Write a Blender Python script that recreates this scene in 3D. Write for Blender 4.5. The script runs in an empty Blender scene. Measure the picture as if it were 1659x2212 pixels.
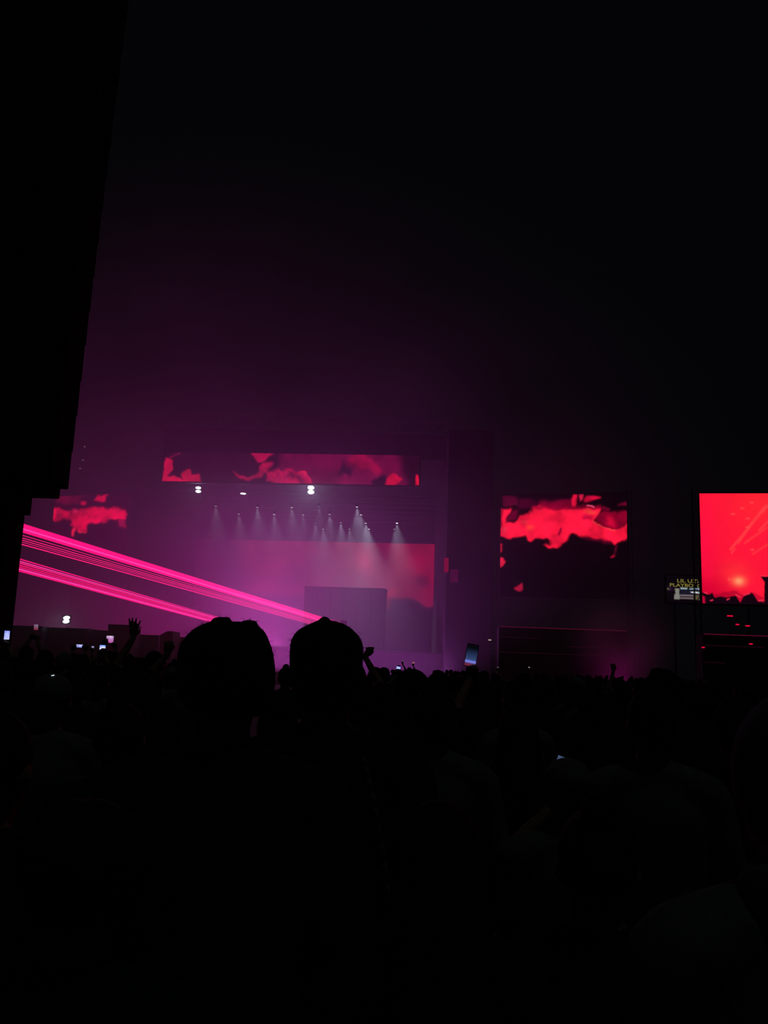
import bpy, bmesh, math, random
import numpy as np
from mathutils import Vector, Matrix

random.seed(7)
rng = np.random.default_rng(7)
D = bpy.data
SC = bpy.context.scene
COL = SC.collection

# ------------------------------------------------------------------ camera, night sky, added fill light, exposure
W, H, F = 1659.0, 2212.0, 1900.0
CAM_Z = 1.68
PITCH = math.radians(10.1)
ROLL = math.radians(2.0)
ROT = (Matrix.Rotation(math.pi / 2 + PITCH, 3, 'X') @ Matrix.Rotation(ROLL, 3, 'Z'))
cam_d = D.cameras.new('camera')
cam = D.objects.new('camera', cam_d)
COL.objects.link(cam)
cam.location = (0, 0, CAM_Z)
cam.rotation_euler = ROT.to_euler()
cam_d.sensor_fit = 'VERTICAL'
cam_d.sensor_height = 36.0
cam_d.lens = F / H * 36.0
cam_d.clip_start = 0.05
cam_d.clip_end = 1000
SC.camera = cam

world = D.worlds.new('night_sky')
SC.world = world
world.use_nodes = True
bgn = world.node_tree.nodes['Background']
bgn.inputs[0].default_value = (0.72, 0.74, 1.0, 1)
bgn.inputs[1].default_value = 0.0018

overhead_fill_d = D.lights.new('overhead_fill', 'SUN')  # added dim overhead fill for shoulders and hair, no source in view
overhead_fill = D.objects.new('overhead_fill', overhead_fill_d)
COL.objects.link(overhead_fill)
overhead_fill.rotation_euler = (math.radians(14), math.radians(14), 0)
overhead_fill_d.energy = 0.03
overhead_fill_d.color = (0.85, 0.93, 1.0)
overhead_fill_d.angle = math.radians(2)

vs = SC.view_settings
vs.view_transform = 'Standard'
vs.look = 'None'
vs.exposure = 0.0
vs.gamma = 1.0
vs.use_curve_mapping = False
SC.cycles.transparent_max_bounces = 96
SC.cycles.volume_bounces = 0
SC.cycles.max_bounces = 4
SC.cycles.sample_clamp_indirect = 2.0


def P(px, py, d):
    """world point seen at photo pixel (px, py) at d metres towards the stage"""
    v = ROT @ Vector(((px - W / 2) / F, -(py - H / 2) / F, -1.0))
    return Vector((0, 0, CAM_Z)) + v * (d / v.y)


def proj(p):
    q = ROT.transposed() @ (Vector(p) - Vector((0, 0, CAM_Z)))
    return (W / 2 - F * q.x / q.z, H / 2 + F * q.y / q.z)


# ------------------------------------------------------------------ materials
def lin(r, g, b):
    f = lambda c: (c / 255 / 12.92) if c / 255 <= 0.04045 else ((c / 255 + 0.055) / 1.055) ** 2.4
    return (f(r), f(g), f(b))


def pbr(name, col, rough=0.8, metal=0.0, var=0.25, scale=12.0, bump=0.0, spec=0.3):
    m = D.materials.new(name)
    m.use_nodes = True
    nt = m.node_tree
    b = nt.nodes['Principled BSDF']
    b.inputs['Roughness'].default_value = rough
    b.inputs['Metallic'].default_value = metal
    b.inputs['Specular IOR Level'].default_value = spec
    tc = nt.nodes.new('ShaderNodeTexCoord')
    n = nt.nodes.new('ShaderNodeTexNoise')
    n.inputs['Scale'].default_value = scale
    n.inputs['Detail'].default_value = 5
    nt.links.new(tc.outputs['Object'], n.inputs['Vector'])
    r = nt.nodes.new('ShaderNodeValToRGB')
    r.color_ramp.elements[0].position = 0.3
    r.color_ramp.elements[1].position = 0.75
    r.color_ramp.elements[0].color = tuple(c * (1 - var) for c in col) + (1,)
    r.color_ramp.elements[1].color = tuple(min(1, c * (1 + var)) for c in col) + (1,)
    nt.links.new(n.outputs['Fac'], r.inputs['Fac'])
    nt.links.new(r.outputs['Color'], b.inputs['Base Color'])
    if bump:
        bp = nt.nodes.new('ShaderNodeBump')
        bp.inputs['Strength'].default_value = bump
        nt.links.new(n.outputs['Fac'], bp.inputs['Height'])
        nt.links.new(bp.outputs['Normal'], b.inputs['Normal'])
    return m


def glow(name, col, strength, sample=False):
    m = D.materials.new(name)
    m.use_nodes = True
    nt = m.node_tree
    nt.nodes.clear()
    e = nt.nodes.new('ShaderNodeEmission')
    e.inputs[0].default_value = (*col, 1)
    e.inputs[1].default_value = strength
    o = nt.nodes.new('ShaderNodeOutputMaterial')
    nt.links.new(e.outputs[0], o.inputs[0])
    m.cycles.emission_sampling = 'AUTO' if sample else 'NONE'
    return m


def screen_mat(name):
    m = D.materials.new(name)
    m.use_nodes = True
    nt = m.node_tree
    nt.nodes.clear()
    a = nt.nodes.new('ShaderNodeAttribute')
    a.attribute_name = 'picture'
    e = nt.nodes.new('ShaderNodeEmission')
    e.inputs[1].default_value = 1.0
    o = nt.nodes.new('ShaderNodeOutputMaterial')
    nt.links.new(a.outputs['Color'], e.inputs[0])
    nt.links.new(e.outputs[0], o.inputs[0])
    m.cycles.emission_sampling = 'NONE'
    return m


def beam_mat(name, col, strength):
    m = D.materials.new(name)
    m.use_nodes = True
    nt = m.node_tree
    nt.nodes.clear()
    e = nt.nodes.new('ShaderNodeEmission')
    e.inputs[0].default_value = (*col, 1)
    e.inputs[1].default_value = strength
    t = nt.nodes.new('ShaderNodeBsdfTransparent')
    a = nt.nodes.new('ShaderNodeAddShader')
    o = nt.nodes.new('ShaderNodeOutputMaterial')
    nt.links.new(e.outputs[0], a.inputs[0])
    nt.links.new(t.outputs[0], a.inputs[1])
    nt.links.new(a.outputs[0], o.inputs[0])
    m.cycles.emission_sampling = 'NONE'
    return m


def haze_mat(name, density, billow=0.35, scale=2.2, seed=0.0):
    """thin smoke: densest in the middle of its cloud, nothing at its rim, with slow billows"""
    m = D.materials.new(name)
    m.use_nodes = True
    nt = m.node_tree
    nt.nodes.clear()
    L = nt.links.new
    tc = nt.nodes.new('ShaderNodeTexCoord')
    g = nt.nodes.new('ShaderNodeTexGradient')
    g.gradient_type = 'SPHERICAL'
    L(tc.outputs['Object'], g.inputs['Vector'])
    sm = nt.nodes.new('ShaderNodeMapRange')
    sm.interpolation_type = 'SMOOTHSTEP'
    sm.inputs['From Min'].default_value = 0.0
    sm.inputs['From Max'].default_value = 0.9
    L(g.outputs['Fac'], sm.inputs['Value'])
    mp = nt.nodes.new('ShaderNodeMapping')
    mp.inputs['Location'].default_value = (seed, seed * 0.7, seed * 1.3)
    L(tc.outputs['Object'], mp.inputs['Vector'])
    n = nt.nodes.new('ShaderNodeTexNoise')
    n.inputs['Scale'].default_value = scale
    n.inputs['Detail'].default_value = 2.0
    L(mp.outputs[0], n.inputs['Vector'])
    nr = nt.nodes.new('ShaderNodeMapRange')
    nr.inputs['From Min'].default_value = 0.3
    nr.inputs['From Max'].default_value = 0.7
    nr.inputs['To Min'].default_value = density * (1 - billow)
    nr.inputs['To Max'].default_value = density * (1 + billow)
    L(n.outputs['Fac'], nr.inputs['Value'])
    mu = nt.nodes.new('ShaderNodeMath')
    mu.operation = 'MULTIPLY'
    L(sm.outputs['Result'], mu.inputs[0])
    L(nr.outputs['Result'], mu.inputs[1])
    v = nt.nodes.new('ShaderNodeVolumeScatter')
    v.inputs['Color'].default_value = (1, 1, 1, 1)
    L(mu.outputs[0], v.inputs['Density'])
    o = nt.nodes.new('ShaderNodeOutputMaterial')
    L(v.outputs[0], o.inputs['Volume'])
    return m


M = {
    'ground': pbr('trampled_ground', (0.05, 0.047, 0.04), 0.95, var=0.4, scale=3.0, bump=0.3),
    'black': pbr('black_scrim', (0.012, 0.012, 0.013), 0.9, var=0.3, scale=5),
    'steel': pbr('dark_steel', (0.05, 0.05, 0.055), 0.55, 0.8, scale=20),
    'cabin': pbr('dark_cabin_paint', (0.06, 0.06, 0.065), 0.8, scale=4),
    'deck': pbr('stage_deck_black', (0.03, 0.03, 0.032), 0.75, scale=3),
    'skin_a': pbr('skin_light', (0.45, 0.28, 0.2), 0.6, var=0.08, scale=20),
    'skin_b': pbr('skin_mid', (0.25, 0.14, 0.09), 0.6, var=0.08, scale=20),
    'skin_c': pbr('skin_dark', (0.1, 0.055, 0.035), 0.6, var=0.08, scale=20),
    'hair': pbr('dark_hair', (0.012, 0.009, 0.007), 0.8, var=0.3, scale=60, spec=0.1),
    'hair_b': pbr('brown_hair', (0.03, 0.018, 0.01), 0.8, var=0.3, scale=60, spec=0.1),
    'cloth_black': pbr('black_cotton', (0.015, 0.015, 0.017), 0.95, scale=30, bump=0.1),
    'cloth_navy': pbr('navy_cotton', (0.02, 0.026, 0.05), 0.95, scale=30, bump=0.1),
    'cloth_grey': pbr('grey_cotton', (0.12, 0.125, 0.13), 0.95, scale=30, bump=0.1),
    'cloth_pale': pbr('pale_cotton', (0.42, 0.44, 0.46), 0.95, var=0.1, scale=30, bump=0.1),
    'denim': pbr('dark_denim', (0.025, 0.032, 0.055), 0.95, scale=60, bump=0.1),
    'phone': pbr('phone_black_plastic', (0.02, 0.02, 0.02), 0.4, scale=10),
    'lamp': pbr('black_lamp_housing', (0.02, 0.02, 0.022), 0.5, 0.4, scale=10),
}


# ------------------------------------------------------------------ object helpers
def link(name, me, mat=None, parent=None):
    o = D.objects.new(name, me)
    COL.objects.link(o)
    if mat is not None and me is not None and len(me.materials) == 0:
        me.materials.append(mat)
    if parent is not None:
        o.parent = parent
    return o


def tag(o, label=None, cat=None, group=None, kind=None):
    if label:
        o['label'] = label
    if cat:
        o['category'] = cat
    if group:
        o['group'] = group
    if kind:
        o['kind'] = kind
    return o


def empty(name, loc, rz=0.0):
    o = D.objects.new(name, None)
    COL.objects.link(o)
    o.location = loc
    o.rotation_euler = (0, 0, rz)
    o.empty_display_size = 0.1
    return o


def bm_mesh(bm, name, smooth=False):
    me = D.meshes.new(name)
    bmesh.ops.recalc_face_normals(bm, faces=bm.faces)
    bm.to_mesh(me)
    bm.free()
    if smooth:
        me.polygons.foreach_set('use_smooth', [True] * len(me.polygons))
    return me


def add_box(bm, c, s, rot=None):
    m = Matrix.Translation(Vector(c))
    if rot is not None:
        m = m @ rot.to_4x4()
    m = m @ Matrix.Diagonal((s[0], s[1], s[2], 1))
    return bmesh.ops.create_cube(bm, size=1, matrix=m)['verts']


def bevel_all(bm, w, seg=2):
    bmesh.ops.bevel(bm, geom=bm.edges[:], offset=w, segments=seg, affect='EDGES', profile=0.5)


def frame_of(d):
    d = Vector(d).normalized()
    a = Vector((0, 0, 1)) if abs(d.z) < 0.95 else Vector((1, 0, 0))
    x = d.cross(a).normalized()
    y = x.cross(d).normalized()
    return x, y, d


def add_tube(bm, p0, p1, r0, r1=None, n=8, caps=True):
    r1 = r0 if r1 is None else r1
    p0, p1 = Vector(p0), Vector(p1)
    x, y, d = frame_of(p1 - p0)
    rings = []
    for p, r in ((p0, r0), (p1, r1)):
        rings.append([bm.verts.new(p + (x * math.cos(2 * math.pi * i / n) + y * math.sin(2 * math.pi * i / n)) * r) for i in range(n)])
    for i in range(n):
        bm.faces.new((rings[0][i], rings[0][(i + 1) % n], rings[1][(i + 1) % n], rings[1][i]))
    if caps:
        bm.faces.new(rings[0][::-1])
        bm.faces.new(rings[1])


def add_ell(bm, c, r, sub=2, rot=None):
    m = Matrix.Translation(Vector(c))
    if rot is not None:
        m = m @ rot.to_4x4()
    m = m @ Matrix.Diagonal((r[0], r[1], r[2], 1))
    bmesh.ops.create_icosphere(bm, subdivisions=sub, radius=1, matrix=m)


def add_caps(bm, p0, p1, r0, r1=None, n=12):
    r1 = r0 if r1 is None else r1
    add_tube(bm, p0, p1, r0, r1, n)
    add_ell(bm, p0, (r0, r0, r0), 2)
    add_ell(bm, p1, (r1, r1, r1), 2)


def add_loft(bm, rings, n=28):
    """rings: (z, xc, yc, rx, ry), bottom to top"""
    vr = []
    for (z, xc, yc, rx, ry) in rings:
        vr.append([bm.verts.new((xc + rx * math.cos(2 * math.pi * i / n), yc + ry * math.sin(2 * math.pi * i / n), z)) for i in range(n)])
    for a, b in zip(vr[:-1], vr[1:]):
        for i in range(n):
            bm.faces.new((a[i], a[(i + 1) % n], b[(i + 1) % n], b[i]))
    bm.faces.new(vr[0][::-1])
    bm.faces.new(vr[-1])


def fuse(bm, name, voxel, smooth=4, ratio=1.0, noise=0.0):
    """one continuous skin over everything in bm"""
    bmesh.ops.recalc_face_normals(bm, faces=bm.faces)
    me = D.meshes.new(name + '_raw')
    bm.to_mesh(me)
    bm.free()
    o = D.objects.new('tmp', me)
    COL.objects.link(o)
    r = o.modifiers.new('r', 'REMESH')
    r.mode = 'VOXEL'
    r.voxel_size = voxel
    s = o.modifiers.new('s', 'SMOOTH')
    s.factor = 0.5
    s.iterations = smooth
    if ratio < 1:
        dcm = o.modifiers.new('d', 'DECIMATE')
        dcm.ratio = ratio
    dg = bpy.context.evaluated_depsgraph_get()
    out = D.meshes.new_from_object(o.evaluated_get(dg))
    out.name = name
    D.objects.remove(o)
    D.meshes.remove(me)
    out.polygons.foreach_set('use_smooth', [True] * len(out.polygons))
    return out


def quad_frame(px0, px1, py0, py1, d0, d1):
    """an upright rectangle seen at these pixels: left foot, right foot, z low, z high"""
    a0, a1 = P(px0, py0, d0), P(px0, py1, d0)
    b0, b1 = P(px1, py0, d1), P(px1, py1, d1)
    A = Vector(((a0.x + a1.x) / 2, d0, 0))
    B = Vector(((b0.x + b1.x) / 2, d1, 0))
    return A, B, (a1.z + b1.z) / 2, (a0.z + b0.z) / 2


# ------------------------------------------------------------------ setting: ground, stage
bm = bmesh.new()
bmesh.ops.create_grid(bm, x_segments=40, y_segments=40, size=160)
for v in bm.verts:
    v.co.z = 0.0
g = link('ground', bm_mesh(bm, 'ground'), M['ground'])
g.location = (0, 100, 0)
tag(g, 'dark trampled festival ground under the crowd', kind='structure')

xL = P(345, 1300, 78).x
xR = P(1078, 1300, 78).x
zdeck = P(610, 1398, 78).z


def struct_box(name, x0, x1, y0, y1, z0, z1, mat, label, bev=0.05):
    bm = bmesh.new()
    add_box(bm, ((x0 + x1) / 2, (y0 + y1) / 2, (z0 + z1) / 2), (x1 - x0, y1 - y0, z1 - z0))
    bevel_all(bm, bev, 1)
    o = link(name, bm_mesh(bm, name), mat)
    return tag(o, label, kind='structure')


deck = struct_box('stage_deck', xL - 1, xR, 78.5, 100, 0, zdeck, M['deck'], 'high black stage deck under the hazy video wall')
# deck front clad in skirt panels
px0 = xL - 1
npan = 14
wpan = (xR - px0) / npan
bm = bmesh.new()
add_box(bm, (0, 0, 0), (wpan - 0.06, 0.08, zdeck - 0.25))
bevel_all(bm, 0.02, 1)
pan_me = bm_mesh(bm, 'skirt_panel')
for i in range(npan):
    o = link('skirt_panel', pan_me, M['black'], deck)
    o.location = (px0 + (i + 0.5) * wpan, 78.45, zdeck / 2)

zr0, zr1 = P(640, 985, 80).z, P(700, 906, 80).z
roof = struct_box('stage_roof', P(352, 980, 80).x, P(962, 980, 80).x, 80, 99, zr0, zr1 - 1.2, M['black'], 'dark flat stage roof above the long banner screen')
# roof edge truss
bm = bmesh.new()
rx0, rx1 = P(352, 980, 80).x, P(962, 980, 80).x
for zz in (zr1 - 1.15, zr1):
    for yy in (79.6, 80.6):
        add_tube(bm, (rx0, yy, zz), (rx1, yy, zz), 0.05, n=6)
n = 24
for i in range(n):
    a = rx0 + (rx1 - rx0) * i / n
    b = rx0 + (rx1 - rx0) * (i + 1) / n
    add_tube(bm, (a, 79.6, zr1 - 1.15), (b, 79.6, zr1), 0.035, n=5)
    add_tube(bm, (b, 79.6, zr1), (b, 80.6, zr1 - 1.15), 0.03, n=5)
link('edge_truss', bm_mesh(bm, 'edge_truss'), M['steel'], roof)

# right wing: scrim covered scaffold
wx0, wx1 = P(964, 1200, 76.5).x, P(1064, 1200, 76.5).x
wing = struct_box('wall_stage_wing', wx0, wx1, 76.5, 99, 0, zr1 - 1.5, M['black'], 'dark scrim wing closing the stage beside the square screen')
lx1 = P(345, 1200, 82).x
# back wall
backw = struct_box('wall_stage_back', lx1, wx0, 98.5, 99, 0, zr0 + 0.2, M['black'], 'black drape wall closing the back of the stage')

# ceiling trusses that carry the lamps
TR_Z = P(600, 1093, 80).z + 0.75
ROWS = [(1060, 80.6), (1095, 81.8), (1111, 84.2), (1130, 89.4), (1143, 93.2)]


def truss_mesh(x0, x1, name):
    bm = bmesh.new()
    w = 0.22
    for dz in (0, 0.44):
        for dy in (-w, w):
            add_tube(bm, (x0, dy, dz), (x1, dy, dz), 0.03, n=6)
    k = int((x1 - x0) / 0.8)
    for i in range(k):
        a = x0 + (x1 - x0) * i / k
        b = x0 + (x1 - x0) * (i + 1) / k
        for dy in (-w, w):
            add_tube(bm, (a, dy, 0), (b, dy, 0.44), 0.015, n=4)
    return bm_mesh(bm, name)


row_lab = ['front lamp truss hung under the banner screen', 'lamp truss second from the banner screen', 'lamp truss third from the banner screen',
           'lamp truss fourth from the banner screen', 'rearmost lamp truss above the video wall']
truss_z = []
for (py, d), lab in zip(ROWS, row_lab):
    z = P(900, py, d).z + 0.62
    truss_z.append(z)
    o = link('lamp_truss', truss_mesh(rx0 + 0.5, rx1 - 0.3, 'lamp_truss'), M['steel'])
    o.location = (0, d, z)
    for hx in (0.15, 0.5, 0.85):
        bm = bmesh.new()
        add_tube(bm, (rx0 + 0.5 + (rx1 - rx0) * hx, 0, 0.4), (rx0 + 0.5 + (rx1 - rx0) * hx, 0, zr0 - z + 0.05), 0.025, n=6)
        link('hanger', bm_mesh(bm, 'hanger'), M['steel'], o)
    tag(o, lab, 'truss', 'lamp trusses under the stage roof')


# ------------------------------------------------------------------ screens
class Canvas:
    def __init__(s, x0, x1, y0, y1, bg, ss=1.0):
        s.x0, s.x1, s.y0, s.y1 = x0, x1, y0, y1
        s.w, s.h = int((x1 - x0) * ss), int((y1 - y0) * ss)
        xs = x0 + (np.arange(s.w) + 0.5) / s.w * (x1 - x0)
        ys = y0 + (np.arange(s.h) + 0.5) / s.h * (y1 - y0)
        s.X, s.Y = np.meshgrid(xs, ys)
        s.A = np.zeros((s.h, s.w, 3))
        s.A[:] = bg
        s.ss = ss

    def mask(s, pts):
        m = np.zeros(s.X.shape, bool)
        k = len(pts)
        for i in range(k):
            xa, ya = pts[i]
            xb, yb = pts[(i + 1) % k]
            if ya == yb:
                continue
            c = (s.Y >= min(ya, yb)) & (s.Y < max(ya, yb)) & (s.X < xa + (s.Y - ya) * (xb - xa) / (yb - ya))
            m ^= c
        return m.astype(float)

    @staticmethod
    def blur(a, r):
        if r <= 0:
            return a
        n = int(r * 3) + 1
        k = np.exp(-0.5 * (np.arange(-n, n + 1) / r) ** 2)
        k /= k.sum()
        for ax in (0, 1):
            pad = [(0, 0), (0, 0)]
            pad[ax] = (n, n)
            b = np.pad(a, pad, mode='edge')
            a = sum(k[i] * np.take(b, range(i, i + a.shape[ax]), axis=ax) for i in range(2 * n + 1))
        return a

    def poly(s, pts, col, blur=1.5, op=1.0):
        m = s.blur(s.mask(pts), blur * s.ss) * op
        s.A = s.A * (1 - m[..., None]) + np.array(col) * m[..., None]

    def spot(s, x, y, rx, ry, col, op=1.0):
        m = np.exp(-((s.X - x) / rx) ** 2 - ((s.Y - y) / ry) ** 2) * op
        s.A = s.A * (1 - m[..., None]) + np.array(col) * m[..., None]

    def streak(s, x0, y0, x1, y1, w, col, blur=1.0, op=1.0):
        dx, dy = x1 - x0, y1 - y0
        L = math.hypot(dx, dy)
        nx, ny = -dy / L * w / 2, dx / L * w / 2
        s.poly([(x0 + nx, y0 + ny), (x1 + nx, y1 + ny), (x1 - nx, y1 - ny), (x0 - nx, y0 - ny)], col, blur, op)

    def noise(s, cell, seed):
        r = np.random.default_rng(seed)
        gx, gy = (s.X - s.x0) / cell, (s.Y - s.y0) / cell
        G = r.random((int(gy.max()) + 3, int(gx.max()) + 3))
        ix, iy = gx.astype(int), gy.astype(int)
        fx, fy = gx - ix, gy - iy
        fx, fy = fx * fx * (3 - 2 * fx), fy * fy * (3 - 2 * fy)
        return (G[iy, ix] * (1 - fx) + G[iy, ix + 1] * fx) * (1 - fy) + (G[iy + 1, ix] * (1 - fx) + G[iy + 1, ix + 1] * fx) * fy - 0.5

    def warp(s, amp, cell, seed):
        dx = (s.noise(cell, seed) + 0.5 * s.noise(cell / 2.2, seed + 1)) * 2 * amp
        dy = (s.noise(cell, seed + 2) + 0.5 * s.noise(cell / 2.2, seed + 3)) * 2 * amp
        xi = np.clip(np.arange(s.w)[None, :] + dx * s.ss, 0, s.w - 1).astype(int)
        yi = np.clip(np.arange(s.h)[:, None] + dy * s.ss, 0, s.h - 1).astype(int)
        s.A = s.A[yi, xi]
        for c in range(3):
            s.A[..., c] = s.blur(s.A[..., c], 0.8 * s.ss)

    def clouds(s, amt, cell=24, seed=1):
        r = np.random.default_rng(seed)
        t = np.zeros(s.X.shape)
        for o, c in enumerate((cell, cell / 2, cell / 4)):
            gx = ((s.X - s.x0) / c)
            gy = ((s.Y - s.y0) / c)
            G = r.random((int(gy.max()) + 3, int(gx.max()) + 3))
            ix, iy = gx.astype(int), gy.astype(int)
            fx, fy = gx - ix, gy - iy
            fx, fy = fx * fx * (3 - 2 * fx), fy * fy * (3 - 2 * fy)
            v = (G[iy, ix] * (1 - fx) + G[iy, ix + 1] * fx) * (1 - fy) + (G[iy + 1, ix] * (1 - fx) + G[iy + 1, ix + 1] * fx) * fy
            t += (v - 0.5) / 2 ** o
        s.A = s.A * (1 + amt * t)[..., None].clip(0, 5)


def zoomed(x0, y0, sc, pts):
    return [(x0 + x / sc, y0 + y / sc) for x, y in pts]


SCREEN = screen_mat('led_screen')


def display_mesh(cv, wid, hei, name):
    nx, ny = cv.w, cv.h
    xs = np.linspace(-wid / 2, wid / 2, nx)
    zs = np.linspace(hei, 0, ny)
    Xg, Zg = np.meshgrid(xs, zs)
    co = np.stack([Xg, np.zeros_like(Xg), Zg], -1).reshape(-1, 3)
    idx = np.arange(nx * ny).reshape(ny, nx)
    f = np.stack([idx[:-1, :-1], idx[1:, :-1], idx[1:, 1:], idx[:-1, 1:]], -1).reshape(-1, 4)
    me = D.meshes.new(name)
    me.from_pydata(co.tolist(), [], f.tolist())
    a = me.color_attributes.new('picture', 'FLOAT_COLOR', 'POINT')
    rgba = np.ones((nx * ny, 4), np.float32)
    rgba[:, :3] = cv.A.reshape(-1, 3).clip(0, 20)
    a.data.foreach_set('color', rgba.ravel())
    return me


def make_screen(name, cv, rect, d0, d1, label, depth=0.35, border=0.12, group=None, legs=True, grid=(0, 0)):
    A, B, z0, z1 = quad_frame(*rect, d0, d1)
    wid = (B - A).length
    ang = math.atan2(B.y - A.y, B.x - A.x)
    root = empty(name, ((A + B) / 2) + Vector((0, 0, z0 if not legs else 0)), ang)
    tag(root, label, 'screen', group)
    zb = 0 if not legs else z0
    hei = z1 - z0
    dsp = link('display', display_mesh(cv, wid, hei, 'display'), SCREEN, root)
    dsp.location = (0, -0.02, zb)
    bm = bmesh.new()
    add_box(bm, (0, depth / 2 + 0.02, zb + hei / 2), (wid + 2 * border, depth, hei + 2 * border))
    bevel_all(bm, 0.03, 1)
    link('cabinet', bm_mesh(bm, 'cabinet'), M['black'], root)
    if legs:
        for sx in (-1, 1):
            bm = bmesh.new()
            cx = sx * (wid / 2 + 0.2)
            top = zb + hei + 0.4
            for ox in (-0.2, 0.2):
                for oy in (0.45, 0.85):
                    add_tube(bm, (cx + ox, oy, 0), (cx + ox, oy, top), 0.03, n=6)
            k = int(top / 0.6)
            for i in range(k):
                a, b = top * i / k, top * (i + 1) / k
                s2 = 1 if i % 2 else -1
                for oy in (0.45, 0.85):
                    add_tube(bm, (cx - 0.2 * s2, oy, a), (cx + 0.2 * s2, oy, b), 0.015, n=4)
            link('truss_tower', bm_mesh(bm, 'truss_tower'), M['black'], root)
    return root, A, B, z0, z1


# square screen right of the stage
RED = lin(255, 22, 60)
MID = lin(150, 2, 42)
DIM = lin(84, 2, 34)
cv = Canvas(1081, 1355, 1068, 1290, lin(3, 1, 4))
z4 = lambda pts: zoomed(1060, 1040, 5.184, pts)
cv.poly(z4([(130, 150), (300, 150), (300, 262), (130, 262)]), DIM, 2)
cv.poly(z4([(300, 190), (930, 215), (930, 320), (300, 300)]), lin(60, 0, 26), 3)
cv.poly(z4([(560, 230), (925, 215), (925, 305), (500, 300)]), lin(120, 0, 38), 2.5)
cv.poly(z4([(115, 300), (240, 300), (160, 470), (290, 450), (340, 395), (470, 345), (480, 285), (540, 262), (640, 300), (920, 310), (1250, 310), (1200, 400), (1160, 460),
            (1400, 555), (1450, 540), (1525, 480), (1525, 640), (1400, 712), (1340, 670), (1060, 612), (900, 600), (860, 660), (780, 720), (650, 750), (605, 722), (700, 700),
            (655, 645), (520, 652), (460, 668), (400, 590), (250, 645), (110, 612)]), RED, 1.6)
cv.poly(z4([(235, 330), (330, 330), (300, 400), (170, 470)]), lin(95, 0, 34), 2)
cv.poly(z4([(1210, 380), (1300, 345), (1522, 350), (1522, 470), (1430, 548), (1300, 505), (1190, 455)]), lin(140, 0, 40), 2)
cv.poly(z4([(1310, 420), (1390, 390), (1410, 520), (1340, 500)]), lin(205, 5, 52), 3)
cv.poly(z4([(480, 270), (1250, 285), (1250, 318), (480, 318)]), lin(150, 0, 42), 2, 0.8)
cv.poly(z4([(920, 150), (980, 150), (965, 285), (925, 285)]), lin(235, 15, 60), 1.2)
cv.poly(z4([(1010, 150), (1062, 150), (1040, 225), (1000, 245)]), lin(255, 35, 85), 1.2)
cv.poly(z4([(1070, 200), (1120, 158), (1250, 190), (1130, 232), (1050, 255)]), lin(205, 8, 55), 1.2)
cv.poly(z4([(1250, 300), (1330, 300), (1330, 325), (1260, 330)]), lin(130, 0, 45), 2)
cv.poly(z4([(1430, 265), (1510, 245), (1510, 275), (1440, 275)]), lin(130, 0, 45), 2)
cv.poly(z4([(100, 690), (130, 712), (134, 765), (100, 782)]), lin(190, 20, 50), 1)
cv.poly(z4([(95, 838), (125, 845), (162, 905), (125, 955), (92, 950)]), lin(255, 30, 70), 0.9)
cv.poly(z4([(275, 1205), (350, 1150), (358, 1212), (300, 1225)]), lin(190, 20, 60), 1)
cv.poly(z4([(1340, 852), (1380, 820), (1400, 730), (1435, 735), (1390, 852)]), lin(90, 6, 36), 1.2)
cv.poly(z4([(1345, 850), (1375, 830), (1390, 845), (1360, 858)]), lin(190, 10, 50), 0.8)
cv.poly(z4([(980, 600), (1340, 672), (1370, 700), (1180, 670)]), lin(90, 0, 34), 2)
cv.poly(z4([(785, 515), (812, 515), (795, 615), (765, 605)]), lin(140, 0, 42), 1.2)
cv.poly(z4([(1020, 380), (1150, 400), (1130, 450), (1040, 440)]), lin(185, 5, 52), 2.5)
cv.spot(*z4([(455, 515)])[0], 7, 5, lin(255, 65, 45), 0.8)
cv.spot(*z4([(1125, 355)])[0], 11, 4, lin(255, 70, 60), 0.8)
cv.spot(*z4([(395, 462)])[0], 6, 3, lin(255, 60, 70), 0.7)
cv.spot(*z4([(155, 545)])[0], 4, 5, lin(255, 60, 90), 0.6)
cv.streak(*z4([(1090, 285)])[0], *z4([(1160, 288)])[0], 2, lin(255, 90, 130), 0.6)
cv.streak(*z4([(1150, 465)])[0], *z4([(1400, 565)])[0], 1.5, lin(255, 80, 70), 0.7, 0.7)
cv.warp(3.5, 16, 21)
cv.clouds(0.7, 26, 3)
make_screen('video_screen', cv, (1081, 1355, 1068, 1290), 76, 73, 'square video screen showing red folds over black, right of the stage', group='screens flanking the stage')

# bright screen at the right edge
cv = Canvas(1514, 1790, 1066, 1306, lin(255, 20, 58))
z5 = lambda pts: zoomed(1490, 1050, 8.195, pts)
cv.A[:] = np.array(lin(255, 22, 56))
cv.spot(1520, 1285, 55, 55, lin(205, 0, 46), 0.95)
cv.spot(1640, 1090, 60, 50, lin(255, 36, 50), 0.9)
cv.spot(1525, 1180, 22, 80, lin(255, 14, 66), 0.8)
cv.spot(1590, 1238, 30, 22, lin(255, 45, 55), 0.8)
for a, b, w in [((720, 1150), (960, 880), 5), ((960, 880), (1400, 350), 6), ((740, 1215), (820, 1110), 3), ((980, 1030), (1400, 740), 3), ((1110, 1225), (1400, 1040), 2.6),
                ((870, 1040), (1150, 640), 3), ((1250, 800), (1500, 560), 4), ((1300, 480), (1700, 100), 6)]:
    p, q = z5([a, b])
    cv.streak(*p, *q, w, lin(255, 62, 68), 1.2, 0.75)
for a in ((970, 405), (800, 505), (1060, 585), (1140, 300), (1045, 740), (1120, 1140)):
    x, y = z5([a])[0]
    cv.spot(x, y, 4, 2, lin(255, 80, 80), 0.7)
cv.spot(*z5([(860, 1695)])[0], 13, 9.5, lin(255, 130, 92), 1.0)
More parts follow.
